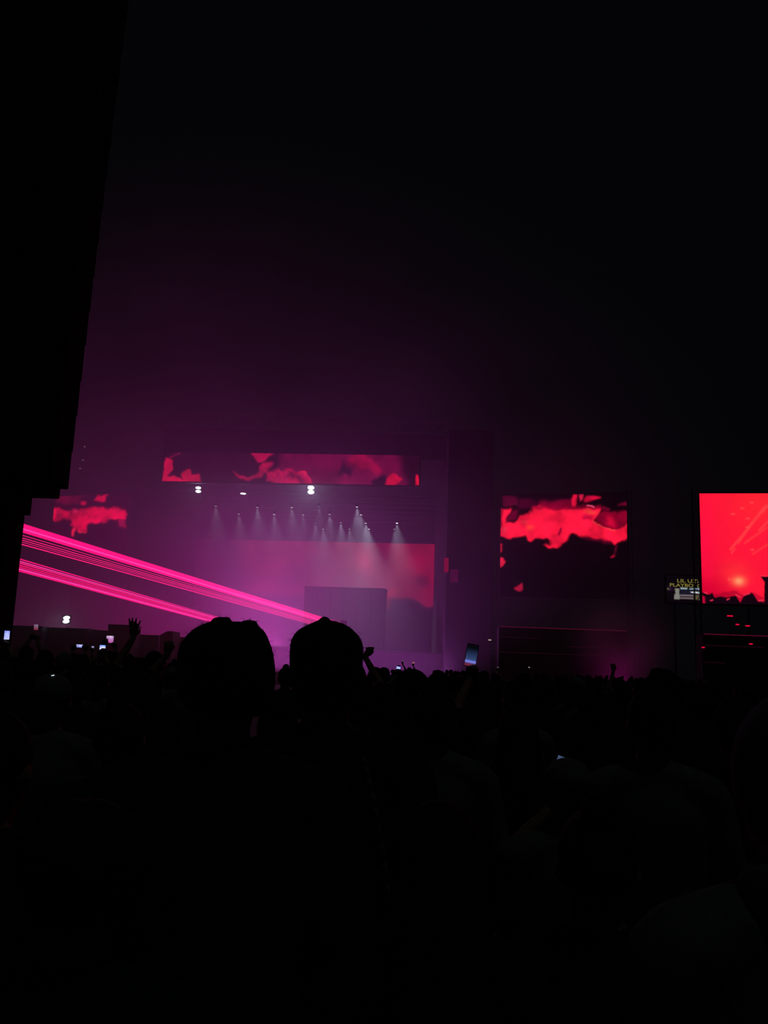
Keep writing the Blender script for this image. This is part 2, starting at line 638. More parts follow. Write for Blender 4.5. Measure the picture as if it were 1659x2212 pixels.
cv.spot(*z5([(860, 1695)])[0], 6, 5, lin(255, 160, 110), 0.8)
cv.spot(*z5([(690, 1665)])[0], 3, 3, lin(255, 80, 80), 0.7)
cv.poly(z5([(330, 1920), (480, 1930), (600, 1880), (680, 1890), (740, 1860), (820, 1860), (900, 1930), (1060, 1900), (1100, 1880), (1320, 1990), (1320, 2060), (330, 2060)]), lin(150, 0, 40), 1.6, 0.6)
cv.poly(z5([(190, 1900), (330, 1935), (380, 1900), (420, 1990), (520, 1965), (640, 1985), (720, 1960), (800, 1950), (870, 2065), (930, 1960), (1060, 1890), (1100, 1905),
            (1180, 2035), (1290, 2050), (1310, 1700), (1240, 1600), (1390, 1610), (2600, 1650), (2600, 2150), (190, 2150)]), lin(20, 4, 16), 0.8)
cv.poly(z5([(190, 1950), (245, 1985), (250, 2110), (205, 2110)]), lin(190, 6, 52), 1.2)
for a, b in [((235, 1900), (300, 1925)), ((340, 2045), (390, 2030)), ((630, 2025), (690, 2000)), ((790, 1930), (880, 1975)), ((930, 1935), (1050, 1905)), ((1190, 2030), (1285, 2015)),
             ((1240, 1595), (1370, 1600))]:
    p, q = z5([a, b])
    cv.streak(*p, *q, 2.0, lin(255, 50, 82), 0.7, 0.9)
cv.clouds(0.06, 20, 5)
make_screen('video_screen', cv, (1514, 1790, 1066, 1306), 60, 58.5, 'bright red video screen cut by the right frame edge', group='screens flanking the stage')

# hazy screen left of the stage
cv = Canvas(113, 275, 1068, 1206, lin(34, 0, 18))
z8 = lambda pts: zoomed(80, 1050, 7.54, pts)
R2 = lin(255, 0, 66)
cv.poly(z8([(270, 145), (700, 145), (660, 260), (500, 270), (270, 260)]), lin(120, 0, 40), 3, 0.7)
cv.poly(z8([(950, 150), (1110, 150), (1085, 272), (895, 262)]), lin(220, 0, 60), 1.2)
cv.poly(z8([(700, 240), (805, 240), (780, 305), (705, 315)]), lin(190, 0, 52), 1.2)
cv.poly(z8([(215, 350), (290, 338), (480, 395), (560, 345), (655, 382), (900, 360), (1300, 380), (1430, 460), (1430, 545), (1400, 580), (1230, 530), (1100, 595), (960, 612), (850, 590),
            (820, 625), (805, 752), (700, 752), (650, 690), (640, 775), (588, 792), (600, 660), (560, 560), (450, 490), (330, 548), (215, 545)]), R2, 1.6, 0.85)
cv.poly(z8([(300, 400), (430, 420), (440, 520), (320, 520)]), lin(130, 0, 44), 2.5, 0.8)
cv.poly(z8([(1310, 545), (1415, 560), (1432, 740), (1372, 722)]), lin(140, 0, 48), 1.6)
cv.poly(z8([(525, 375), (590, 345), (655, 385), (600, 405)]), lin(255, 30, 90), 1)
cv.poly(z8([(590, 785), (605, 710), (650, 700), (630, 785)]), lin(255, 30, 70), 0.9)
cv.streak(*z8([(700, 748)])[0], *z8([(800, 745)])[0], 1.5, lin(255, 50, 90), 0.6)
cv.streak(*z8([(255, 370)])[0], *z8([(262, 500)])[0], 6, lin(255, 10, 60), 1.2)
cv.warp(4, 13, 31)
cv.clouds(0.8, 20, 8)
cv.A *= 1.0
make_screen('video_screen', cv, (113, 275, 1068, 1206), 92, 88, 'small dim red video screen veiled by haze, above the laser beams', group='screens flanking the stage')

# long banner screen
cv = Canvas(352, 906, 980, 1044, lin(34, 2, 22))
z6 = lambda pts: zoomed(340, 960, 5.53, pts)
z7 = lambda pts: zoomed(620, 960, 5.53, pts)
BR = lin(225, 8, 66)
MG = lin(118, 4, 60)
cv.poly([(610, 981), (640, 978), (880, 978), (905, 1000), (880, 1044), (600, 1044)], MG, 5, 0.9)
cv.poly([(860, 978), (910, 978), (910, 1046), (880, 1046)], lin(34, 2, 22), 8)
cv.poly(z6([(60, 465), (75, 400), (80, 230), (110, 180), (150, 168), (190, 230), (185, 300), (130, 390), (230, 400), (300, 430), (350, 465)]), BR, 1.2)
cv.poly(z6([(290, 385), (360, 330), (400, 325), (420, 378), (470, 392), (500, 355), (545, 465), (340, 465)]), BR, 1.2)
cv.streak(*z6([(150, 165)])[0], *z6([(265, 118)])[0], 2.5, lin(150, 5, 50), 1)
cv.poly(z6([(1125, 110), (1400, 110), (1290, 200), (1230, 230), (1180, 190)]), lin(190, 6, 66), 1.2)
cv.poly(z6([(1280, 220), (1400, 225), (1385, 275), (1310, 310), (1265, 385), (1180, 405), (1105, 445), (1000, 405), (900, 320), (1020, 380), (1120, 400), (1205, 370), (1240, 300)]), lin(185, 8, 64), 1.4)
cv.poly(z6([(1335, 310), (1500, 325), (1660, 330), (1660, 465), (1500, 465), (1345, 425)]), lin(185, 6, 70), 1.5)
cv.poly(z7([(0, 280), (140, 318), (240, 330), (290, 400), (315, 465), (0, 465)]), lin(195, 8, 72), 1.2)
cv.poly(z7([(10, 340), (120, 350), (200, 380), (230, 455), (190, 460), (150, 400), (20, 380)]), lin(95, 4, 56), 1.0, 0.8)
cv.streak(*z7([(140, 322)])[0], *z7([(245, 340)])[0], 3, lin(255, 30, 70), 1)
cv.streak(*z7([(245, 340)])[0], *z7([(300, 460)])[0], 5, lin(235, 30, 90), 1.2)
for k in range(5):
    x = 575 + 13 * k
    cv.streak(x, 1012 + 4 * (k % 2), x + 16, 1028 + 3 * (k % 3), 2, lin(230, 20, 80), 0.8, 0.8)
    cv.streak(x + 5, 1034, x + 20, 1022 + 3 * k % 7, 1.6, lin(80, 4, 50), 0.8, 0.8)
cv.poly(z7([(690, 105), (720, 240), (800, 300), (780, 352), (600, 355), (680, 240)]), lin(52, 3, 38), 2.2)
cv.poly(z7([(690, 350), (720, 350), (720, 465), (680, 465)]), lin(150, 6, 70), 1.8)
cv.poly(z7([(740, 130), (900, 100), (1000, 160), (1150, 290), (1100, 350), (960, 280), (850, 270), (770, 210)]), lin(160, 4, 62), 2.2)
cv.poly(z7([(1020, 415), (1150, 350), (1195, 380), (1180, 465), (1020, 460)]), lin(40, 3, 36), 1.4)
cv.poly(z7([(1180, 455), (1210, 365), (1290, 328), (1365, 380), (1340, 430), (1280, 460)]), lin(230, 6, 62), 1.2)
cv.poly(z7([(1540, 345), (1570, 360), (1588, 450), (1540, 452)]), lin(240, 10, 56), 0.8)
cv.warp(3.0, 14, 41)
cv.clouds(0.6, 22, 11)
cv.A *= 0.85
# rounded upper corner of the picture stays dark
cv.poly([(352, 978), (375, 978), (358, 985), (354, 1000), (352, 1000)], lin(4, 0, 4), 0.8)
bn = make_screen('banner_screen', cv, (352, 906, 980, 1044), 79.6, 77.6, 'long narrow banner screen with red swirls along the stage roof', legs=False)
for bx in (-0.4, -0.13, 0.13, 0.4):
    wbn = (bn[2] - bn[1]).length
    bm = bmesh.new()
    add_box(bm, (bx * wbn, 1.5, (bn[4] - bn[3]) * 0.85), (0.12, 2.6, 0.12))
    link('bracket', bm_mesh(bm, 'bracket'), M['steel'], bn[0])

# main video wall
cv = Canvas(420, 960, 1170, 1312, lin(160, 3, 56))
cv.spot(640, 1230, 160, 60, lin(120, 3, 56), 0.9)
cv.spot(790, 1212, 22, 26, lin(235, 14, 84), 0.7)
cv.spot(915, 1200, 60, 50, lin(185, 0, 48), 0.9)
cv.spot(600, 1220, 25, 20, lin(200, 10, 70), 0.4)
cv.poly([(845, 1285), (880, 1285), (905, 1292), (930, 1303), (962, 1306), (962, 1316), (840, 1316)], lin(36, 2, 24), 2.0)
cv.poly([(420, 1285), (840, 1285), (840, 1316), (420, 1316)], lin(60, 2, 34), 3)
cv.spot(845, 1275, 14, 10, lin(230, 6, 60), 0.6)
cv.poly([(900, 1240), (925, 1236), (930, 1262), (905, 1262)], lin(120, 2, 48), 4, 0.8)
cv.poly([(360, 1160), (520, 1160), (545, 1320), (360, 1320)], lin(44, 2, 30), 16)
cv.warp(4.0, 20, 51)
cv.clouds(0.5, 40, 13)
cv.A *= 0.62
make_screen('video_wall', cv, (420, 960, 1170, 1312), 96.5, 94, 'large pink red video wall seen through haze at the back of the stage', legs=False)
cv = Canvas(958, 969, 1205, 1236, lin(150, 2, 52))
cv.A *= 0.62
make_screen('side_screen', cv, (959, 969, 1205, 1236), 76.1, 76.05, 'narrow red video panel jutting beside the video wall', legs=False, border=0.05, depth=0.37)
cv = Canvas(973, 990, 1230, 1258, lin(62, 2, 40))
cv.clouds(0.5, 8, 2)
make_screen('side_screen', cv, (973, 990, 1230, 1258), 76.1, 76.05, 'faint purple video panel on the dark stage wing', legs=False, border=0.05, depth=0.37)

# riser on the stage
A, B, z0, z1 = quad_frame(655, 830, 1271, 1398, 88, 87.4)
root = empty('stage_riser', ((A + B) / 2) + Vector((0, 0, zdeck)), math.atan2(B.y - A.y, B.x - A.x))
tag(root, 'dark block riser in front of the pink video wall', 'riser')
wr, hr = (B - A).length, z1 - zdeck
bm = bmesh.new()
add_box(bm, (0, 1.5, hr / 2), (wr, 3, hr))
bevel_all(bm, 0.05, 1)
link('core', bm_mesh(bm, 'core'), M['black'], root)
bm = bmesh.new()
add_box(bm, (0, 0, 0), (wr / 6 - 0.06, 0.08, hr - 0.15))
bevel_all(bm, 0.02, 1)
fp = bm_mesh(bm, 'front_panel')
for i in range(6):
    o = link('front_panel', fp, M['deck'], root)
    o.location = (-wr / 2 + (i + 0.5) * wr / 6, -0.05, hr / 2)
bm = bmesh.new()
add_box(bm, (0, 1.5, hr + 0.06), (wr + 0.2, 3.2, 0.12))
bevel_all(bm, 0.03, 1)
link('top', bm_mesh(bm, 'top'), M['deck'], root)

# ------------------------------------------------------------------ lit board behind the right screen
A, B, z0, z1 = quad_frame(1440, 1640, 1246, 1304, 104, 104)
root = empty('sign_board', (A + B) / 2)
tag(root, 'far lit sign with yellow lettering beside the bright red screen', 'sign')
wb = (B - A).length
cv = Canvas(1440, 1640, 1246, 1304, lin(7, 4, 9), 2.0)
cv.spot(1448, 1274, 7, 7, lin(34, 16, 42), 0.8)
cv.spot(1443.5, 1275.5, 3.6, 2, lin(92, 84, 62), 0.9)
cv.poly([(1458, 1274), (1467.5, 1274), (1467, 1285), (1468.5, 1289), (1468, 1297), (1456, 1297), (1456.5, 1288), (1459.5, 1285)], lin(126, 126, 118), 0.8)
cv.poly([(1470, 1271.5), (1486, 1272), (1484, 1275.3), (1470, 1275.5)], lin(140, 160, 165), 0.5)
cv.poly([(1489, 1273), (1500, 1271.5), (1520, 1272), (1520, 1276), (1489, 1275.3)], lin(130, 150, 165), 0.6)
cv.poly([(1470, 1276), (1540, 1276), (1540, 1286), (1470, 1286)], lin(24, 24, 40), 0.8)
cv.poly([(1491, 1280), (1500, 1279.5), (1540, 1280), (1540, 1283.5), (1500, 1283.2), (1493, 1282)], lin(205, 205, 215), 0.5)
cv.poly([(1469, 1286.5), (1498, 1286.5), (1498, 1290), (1469, 1290)], lin(112, 98, 104), 0.6)
cv.poly([(1469, 1292), (1498, 1292), (1498, 1296), (1469, 1296)], lin(104, 90, 94), 0.6)
cv.poly([(1500, 1287), (1540, 1287), (1540, 1297), (1500, 1297)], lin(88, 80, 58), 0.8)
dsp_board = link('display', display_mesh(cv, wb, z1 - z0, 'display'), SCREEN, root)
dsp_board.location = (0, -0.02, z0)
bm = bmesh.new()
add_box(bm, (0, 0.25, (z0 + z1) / 2), (wb + 0.3, 0.5, z1 - z0 + 0.3))
bevel_all(bm, 0.05, 1)
link('cabinet', bm_mesh(bm, 'cabinet'), M['black'], root)
for sx in (-1, 1):
    bm = bmesh.new()
    add_tube(bm, (sx * wb * 0.4, 0.6, 0), (sx * wb * 0.4, 0.6, z0), 0.12, n=8)
    link('post', bm_mesh(bm, 'post'), M['steel'], root)
YEL = glow('yellow_led', lin(128, 118, 50), 1.0)


def text_mesh(txt, size):
    c = D.curves.new('txt', 'FONT')
    c.body = txt
    c.size = size
    c.extrude = 0.01
    c.offset = size * 0.012
    o = D.objects.new('tmp', c)
    COL.objects.link(o)
    dg = bpy.context.evaluated_depsgraph_get()
    me = D.meshes.new_from_object(o.evaluated_get(dg))
    D.objects.remove(o)
    D.curves.remove(c)
    return me


for txt, pxa, pxb, pya, pyb in (('LIL UZI', 1463, 1508, 1250.5, 1258), ('PLAYBOI C', 1447, 1515, 1259.5, 1267)):
    me = text_mesh(txt, 1.0)
    co = np.array([v.co[:] for v in me.vertices])
    x0, x1, y0, y1 = co[:, 0].min(), co[:, 0].max(), co[:, 1].min(), co[:, 1].max()
    pa, pb = P(pxa, pyb, 103.9), P(pxb, pya, 103.9)
    hz = (pyb - pya) / F * 104
    zoff = z0
    for v in me.vertices:
        v.co = ((v.co.x - x0) / (x1 - x0) * (pb.x - pa.x) + pa.x - root.location.x, -0.08 - v.co.z, (v.co.y - y0) / (y1 - y0) * hz + pa.z - zoff)
    bm = bmesh.new()
    bm.from_mesh(me)
    todo = set(bm.verts)
    while todo:
        isl, stack = set(), [todo.pop()]
        while stack:
            v = stack.pop()
            isl.add(v)
            for e in v.link_edges:
                w = e.other_vert(v)
                if w in todo:
                    todo.discard(w)
                    stack.append(w)
        b2 = bmesh.new()
        mp = {v: b2.verts.new(v.co) for v in isl}
        for fc in {f for v in isl for f in v.link_faces}:
            b2.faces.new([mp[v] for v in fc.verts])
        link('letter', bm_mesh(b2, 'letter'), YEL, dsp_board)
    bm.free()

# ------------------------------------------------------------------ lamps
WHITE_LENS = glow('white_lamp_lens', (0.92, 0.95, 1.0), 9.0)
bm = bmesh.new()
add_tube(bm, (0, 0, 0.32), (0, 0, 0.0), 0.1, 0.13, 14)
add_tube(bm, (0, 0, 0.38), (0, 0, 0.3), 0.06, 0.1, 14)
bmesh.ops.translate(bm, verts=bm.verts, vec=(0, 0, 0))
house_me = bm_mesh(bm, 'housing')
bm = bmesh.new()
for s in (-1, 1):
    add_box(bm, (s * 0.15, 0, 0.3), (0.02, 0.05, 0.36))
add_box(bm, (0, 0, 0.48), (0.32, 0.05, 0.02))
yoke_me = bm_mesh(bm, 'yoke')


def lens_mesh(r):
    bm = bmesh.new()
    bmesh.ops.create_uvsphere(bm, u_segments=12, v_segments=6, radius=r)
    for v in bm.verts:
        v.co.z *= 0.45
    return bm_mesh(bm, 'lens', True)


lens_small = lens_mesh(0.115)
spots = [  # px, py, row depth, beam power, lens brightness
    (466, 1093, 81.8, 0.5, .25), (516, 1110, 84.2, 0.6, .3), (556, 1096, 81.8, 0.7, .35), (592, 1111, 84.2, 0.8, .5), (630, 1096, 81.8, 0.7, .5),
    (655, 1112, 84.2, 0.25, .35), (689, 1094, 81.8, 0.25, .12), (712, 1111, 84.2, 0.7, .4), (681, 1131, 89.4, 0.5, .1), (698, 1143, 93.2, 1.2, .4),
    (736, 1129, 89.4, 1.1, .3), (755, 1143, 93.2, 0.9, .3), (771, 1095, 81.8, 1.6, .8), (780, 1112, 84.2, 0.6, .7), (790, 1130, 89.4, 1.8, .8),
    (797, 1143, 93.2, 1.3, .9), (857.5, 1130, 89.4, 1.6, 2.2), (852, 1143, 93.2, 1.2, .3)]
ordn = ['first', 'second', 'third', 'fourth', 'fifth', 'sixth', 'seventh', 'eighth']
rowname = {81.8: 'second lamp truss', 84.2: 'third lamp truss', 89.4: 'fourth lamp truss', 93.2: 'rearmost lamp truss'}
cnt = {}
for px, py, d, pw, lb in sorted(spots):
    p = P(px, py, d)
    cnt[d] = cnt.get(d, 0) + 1
    r = empty('stage_spotlight', p)
    tag(r, 'small white downlight, %s from the far side on the %s' % (ordn[cnt[d] - 1], rowname[d]), 'lamp', 'small downlights under the stage roof')
    hs = link('housing', house_me, M['lamp'], r)
    link('yoke', yoke_me, M['lamp'], r)
    bm = bmesh.new()
    ztr = truss_z[[q[1] for q in ROWS].index(d)]
    add_tube(bm, (0, 0, 0.48), (0, 0, max(0.55, ztr - p.z + 0.05)), 0.02, n=6)
    add_box(bm, (0, 0, ztr - p.z), (0.05, 0.5, 0.05))
    link('hanger', bm_mesh(bm, 'hanger'), M['steel'], r)
    link('lens', lens_small.copy(), glow('lens_glow', (0.85, 0.85, 1.0), lb * 1.6), hs)
    ld = D.lights.new('downlight', 'SPOT')
    ld.energy = (2600 if d > 88 else 1900 if px > 640 else 1250) * pw
    ld.color = (0.72, 0.74, 1.0)
    ld.spot_size = math.radians(56)
    ld.spot_blend = 1.0
    ld.shadow_soft_size = 0.1
    lo = D.objects.new('downlight', ld)
    COL.objects.link(lo)
    lo.parent = r
    lo.location = (0, 0, -0.08)
    lo.rotation_euler = (math.radians(6), math.radians(-7), 0)

# blinders: two lit cells one above the other
blinders = [(428, 1057, 80.6, 6, 4, 3.0, 'double white blinder under the left part of the banner screen', 26, (1053.5, 1061.2)),
            (525, 1066, 80.6, 6.5, 2.5, 1.9, 'single thin white lamp bar under the banner screen', 8, (1066,)),
            (671.5, 1058, 80.6, 7, 7, 4.3, 'brightest double white blinder under the middle of the banner screen', 170, (1053.2, 1062.6)),
            (142, 1338, 70.0, 7, 6, 3.8, 'bright double white floodlight above the dark cabins', 34, (1334.6, 1342.2))]
for px, py, d, hw, st, hh, lab, en, ys in blinders:
    k = d / F
    c = P(px, py, d)
    r = empty('blinder_light', c)
    tag(r, lab, 'lamp')
    bm = bmesh.new()
    add_box(bm, (0, 0.25, 0), (hw * 2.6 * k, 0.3, (abs(ys[-1] - ys[0]) + hh * 3.2) * k))
    bevel_all(bm, 0.03, 1)
    hs = link('housing', bm_mesh(bm, 'housing'), M['lamp'], r)
    for y in ys:
        q = P(px + (1.2 if (px == 142 and y < 1338) else 0), y, d)
        bm = bmesh.new()
        bmesh.ops.create_uvsphere(bm, u_segments=20, v_segments=10, radius=1)
        for v in bm.verts:
            v.co.x *= hw * k
            v.co.z *= hh * k
            v.co.y *= 0.12
        lo = link('lens', bm_mesh(bm, 'lens', True), glow('blinder_lens', (0.93, 0.97, 1.0), st), hs)
        lo.location = q - c + Vector((0, 0.07, 0))
        lo.rotation_euler = (0, math.radians(-8 if px == 142 else 2), 0)
    bm = bmesh.new()
    if d == 80.6:
        add_tube(bm, (0, 0.15, 0.1), (0, 0.15, truss_z[0] - c.z + 0.05), 0.03, n=6)
        add_box(bm, (0, 0.0, truss_z[0] - c.z), (0.06, 0.5, 0.05))
    else:
        add_tube(bm, (0, 0.45, -c.z), (0, 0.45, 0.3), 0.05, n=8)
    link('post', bm_mesh(bm, 'post'), M['steel'], r)
    ld = D.lights.new('blinder', 'SPOT')
    ld.energy = en * 4.5
    ld.color = (0.62, 0.66, 1.0)
    ld.spot_size = math.radians(170)
    ld.spot_blend = 0.6
    ld.shadow_soft_size = 0.3
    lo = D.objects.new('blinder', ld)
    COL.objects.link(lo)
    lo.parent = r
    lo.location = (0, -0.5, 0)
    lo.rotation_euler = (math.radians(-62), 0, 0)

# wash bars added out of sight to colour the haze
PURPLE, MAGENTA, VIOLET = (1.0, 0.10, 0.82), (1.0, 0.03, 0.50), (0.9, 0.15, 1.0)
WASH = 1000
haze_fills = [  # px, depth, length, watts, colour, base height
    (330, 75.0, 4.5, 0.6, MAGENTA, 0.9, 'first from the far side in the pit before the stage'),
    (450, 75.0, 4.5, 0.55, (1.0, 0.05, 0.68), 0.9, 'second from the far side in the pit before the stage'),
    (570, 75.0, 4.5, 0.8, PURPLE, 0.9, 'third from the far side in the pit before the stage'),
    (690, 75.0, 4.5, 0.7, VIOLET, 0.9, 'fourth from the far side in the pit before the stage'),
    (810, 75.0, 4.5, 0.35, VIOLET, 0.9, 'fifth from the far side in the pit before the stage'),
    (920, 75.0, 4.5, 0.45, VIOLET, 0.9, 'sixth from the far side in the pit before the stage'),
    (560, 88.0, 5.0, 1.1, PURPLE, zdeck, 'on the far half of the stage deck'),
    (720, 92.6, 5.0, 0.8, VIOLET, zdeck, 'on the near half of the stage deck'),
    (200, 72.0, 5.0, 0.2, MAGENTA, 0.9, 'behind the tall cabin'),
    (30, 72.0, 5.0, 0.24, MAGENTA, 0.9, 'behind the cabin at the left edge'),
    (1345, 65.5, 3.0, 0.028, MAGENTA, 0.5, 'under the smoke puff below the square screen'),
]
for px, d, ln, en, colr, zb, lab in haze_fills:
    p = Vector((P(px, 1390, d).x, d, zb))
    r = empty('haze_fill_bar', p)
    tag(r, 'unseen wash bar added to light the haze, ' + lab, 'lamp', 'added haze wash bars')
    bm = bmesh.new()
    add_box(bm, (0, 0, 0.12), (ln, 0.3, 0.2))
    bevel_all(bm, 0.03, 1)
    link('housing', bm_mesh(bm, 'housing'), M['lamp'], r)
    bm = bmesh.new()
    for sx in (-0.4, 0.4):
        add_box(bm, (sx * ln, 0, 0.01 if zb == zdeck else -zb / 2), (0.1, 0.36, 0.02 if zb == zdeck else zb))
    link('foot', bm_mesh(bm, 'foot'), M['steel'], r)
    ld = D.lights.new('wash', 'AREA')
    ld.shape = 'RECTANGLE'
    ld.size = ln
    ld.size_y = 0.25
    ld.energy = en * WASH
    ld.color = colr
    lo = D.objects.new('wash', ld)
    COL.objects.link(lo)
    lo.parent = r
    lo.location = (0, 0, 0.26)
    lo.rotation_euler = (math.radians(180 - 8), 0, 0)

# ------------------------------------------------------------------ lasers
BEAMS = []
# (source px, py), (far px, py), radius, colour key, strength
fanA = [(1341.0, 1121.5, 3.0, 'm'), (1342.6, 1124.5, 3.2, 'm'), (1344.4, 1128, 3.2, 'm'), (1347.2, 1131.5, 2.6, 'h'), (1348.8, 1135, 3.0, 'm'), (1350.6, 1138, 2.6, 'm'),
        (1353.0, 1146, 1.0, 'l'), (1355.0, 1152, 1.3, 'l'), (1356.6, 1157, 1.3, 'l'), (1358.2, 1161.5, 0.9, 'l'), (1360.2, 1166.5, 1.8, 'l')]
fanB = [(1355.5, 1196, 2.2, 'm'), (1357.6, 1201, 1.6, 'h'), (1359.4, 1205, 2.2, 'l'), (1361.4, 1210, 2.2, 'm'), (1363.4, 1214.5, 2.2, 'm'), (1365.2, 1219, 2.4, 'h'), (1366.8, 1223, 2.6, 'm')]
BM = {'m': beam_mat('laser_magenta', (1.0, 0.003, 0.17), 0.42), 'h': beam_mat('laser_hot_pink', (1.0, 0.04, 0.36), 0.55), 'l': beam_mat('laser_thin_pink', (1.0, 0.01, 0.18), 0.5)}
D_SRC, D_END = 76.0, 40.0


def laser(src, far, rpx, key, label, group):
    a, b = P(*src, D_SRC), P(*far, D_END)
    e = a + (b - a) * 1.25
    d = e - a
    rot = Vector((0, 0, 1)).rotation_difference(d)
    bm = bmesh.new()
    r = rpx * 0.5 * 50 / F * 1.1
    add_tube(bm, (0, 0, 0), (0, 0, d.length), r, r, 10)
    o = link('laser_beam', bm_mesh(bm, 'laser_beam', True), BM[key])
    o.location = a
    o.rotation_mode = 'QUATERNION'
    o.rotation_quaternion = rot
    tag(o, label, 'laser beam', group)
    return a


names = ['topmost', 'second from the top', 'third from the top', 'fourth from the top', 'fifth from the top', 'sixth from the top', 'seventh from the top', 'eighth from the top',
         'ninth from the top', 'tenth from the top', 'lowest']
srcA, srcB = [], []
for i, (ys, ye, r, k) in enumerate(fanA):
    srcA.append(laser((735, ys + 5), (13, ye), r, k, 'magenta laser beam, %s in the upper fan' % names[i], 'beams of the upper laser fan'))
nb = names[:6] + ['lowest']
for i, (ys, ye, r, k) in enumerate(fanB):
    srcB.append(laser((545, ys), (3, ye), r, k, 'magenta laser beam, %s in the lower fan' % nb[i], 'beams of the lower laser fan'))
for srcs, lab in ((srcA, 'black laser projector bank feeding the upper beam fan'), (srcB, 'black laser projector bank feeding the lower beam fan')):
    zs = [p.z for p in srcs]
    zlo, zhi = min(zs), max(zs)
    c = Vector((srcs[0].x, D_SRC, 0))
    r = empty('laser_projector', c)
    tag(r, lab, 'laser projector')
    bm = bmesh.new()
    add_box(bm, (0.3, 0.25, (zlo + zhi) / 2), (0.55, 0.5, zhi - zlo + 0.5))
    bevel_all(bm, 0.04, 2)
    link('housing', bm_mesh(bm, 'housing'), M['lamp'], r)
    bm = bmesh.new()
    add_box(bm, (0.3, 0.25, (zlo - 0.25) / 2), (0.3, 0.3, zlo - 0.25))
    add_box(bm, (0.3, 0.25, 0.05), (1.0, 1.0, 0.1))
    link('stand', bm_mesh(bm, 'stand'), M['steel'], r)

# ------------------------------------------------------------------ terraces right of the stage with thin red light strips
STRIP = glow('red_light_strip', lin(84, 8, 38), 1.0)
STRIP_F = glow('faint_red_light_strip', lin(34, 4, 22), 1.0)


def terrace(rows, x0, x1, d, lab, base_px):
    root = empty('terrace', Vector((P((x0 + x1) / 2, 1400, d).x, d, 0)))
    tag(root, lab, 'terrace')
    for i, (ya, yb, sa, sb, bright) in enumerate(rows):
        dd = d - 1.2 * i
        a, b = P(x0, ya, dd), P(x1, yb, dd)
        z = (a.z + b.z) / 2
        bm = bmesh.new()
        add_box(bm, ((a.x + b.x) / 2 - root.location.x, dd - d + 0.65, z / 2 - 0.02), (b.x - a.x, 1.2, z - 0.04))
        bevel_all(bm, 0.02, 1)
        st = link('step', bm_mesh(bm, 'step'), M['deck'], root)
        a2, b2 = P(sa, ya, dd), P(sb, yb, dd)
        bm = bmesh.new()
        add_box(bm, ((a2.x + b2.x) / 2 - root.location.x, dd - d + 0.03, z), (b2.x - a2.x, 0.05, 0.05 if bright else 0.035))
        link('light_strip', bm_mesh(bm, 'light_strip'), STRIP if bright else STRIP_F, st)


terrace([(1354, 1362, 1080, 1352, 1), (1377, 1384, 1076, 1160, 0), (1395, 1398, 1228, 1290, 0), (1410, 1416, 1080, 1300, 0)], 1078, 1356, 70, 'dark stepped terrace edged with thin red light strips below the square screen', 0)
terrace([(1371, 1376, 1521, 1720, 1), (1396, 1400, 1522, 1650, 0), (1432, 1437, 1521, 1566, 0)], 1519, 1760, 56, 'dark stepped terrace with red light strips below the bright screen', 0)

RLAMP = glow('red_marker_lamp', lin(225, 10, 55), 1.0)
for px, py, w, lab in ((1577, 1330.5, 12, 'longest red marker lamp hanging below the bright red screen'), (1593, 1349, 7, 'small red marker lamp, leftmost of the pair below the bright red screen'),
                       (1615, 1352, 9, 'red marker lamp, rightmost of the pair below the bright red screen'), (1519, 1398.5, 6, 'red marker lamp at the near end of the strip-lit terrace'),
                       (1622, 1391, 7, 'red marker lamp low on the terrace under the bright screen')):
    d = 53.0
    p = P(px, py, d)
    r = empty('marker_lamp', p)
    tag(r, lab, 'lamp', 'red marker lamps')
    bm = bmesh.new()
    wl = w * d / F
    add_tube(bm, (-wl / 2, 0, 0), (wl / 2, 0, 0), 0.04, n=10)
    link('tube', bm_mesh(bm, 'tube'), RLAMP, r)
    bm = bmesh.new()
    add_box(bm, (0, 0.06, 0.05), (wl + 0.04, 0.08, 0.08))
    add_tube(bm, (0, 0.08, -p.z), (0, 0.08, 0.0), 0.02, n=6)
    link('holder', bm_mesh(bm, 'holder'), M['lamp'], r)

p = P(1058, 1382.5, 76.3)
r = empty('work_light', p)
tag(r, 'small white work light low on the dark stage wing', 'lamp')
bm = bmesh.new()
add_box(bm, (0, 0.12, 0.02), (0.34, 0.2, 0.16))
bevel_all(bm, 0.02, 1)
link('housing', bm_mesh(bm, 'housing'), M['lamp'], r)
bm = bmesh.new()
add_box(bm, (0, 0.0, 0), (0.26, 0.04, 0.09))
bevel_all(bm, 0.015, 1)
link('lens', bm_mesh(bm, 'lens'), glow('work_light_lens', lin(190, 165, 160), 1.0), r)

# far lights up left: three faint lamps on a mast
r = empty('light_mast', Vector((P(178, 1000, 96).x, 96, 0)))
tag(r, 'thin mast with three faint lamps above the dim screen', 'mast')
bm = bmesh.new()
add_tube(bm, (0.1, 0.2, 0), (0.1, 0.2, P(183, 960, 96).z), 0.06, n=8)
link('pole', bm_mesh(bm, 'pole'), M['steel'], r)
for px, py in ((183, 965), (179, 994), (173, 1012)):
    q = P(px, py, 96) - r.location
    o = link('lamp', lens_small.copy(), glow('mast_lamp', (0.9, 0.8, 0.8), 0.14), r)
    o.location = q
    bm = bmesh.new()
    add_tube(bm, (0.1, 0.2, q.z), (q.x, q.y + 0.05, q.z + 0.02), 0.03, n=6)
    link('arm', bm_mesh(bm, 'arm'), M['steel'], r)

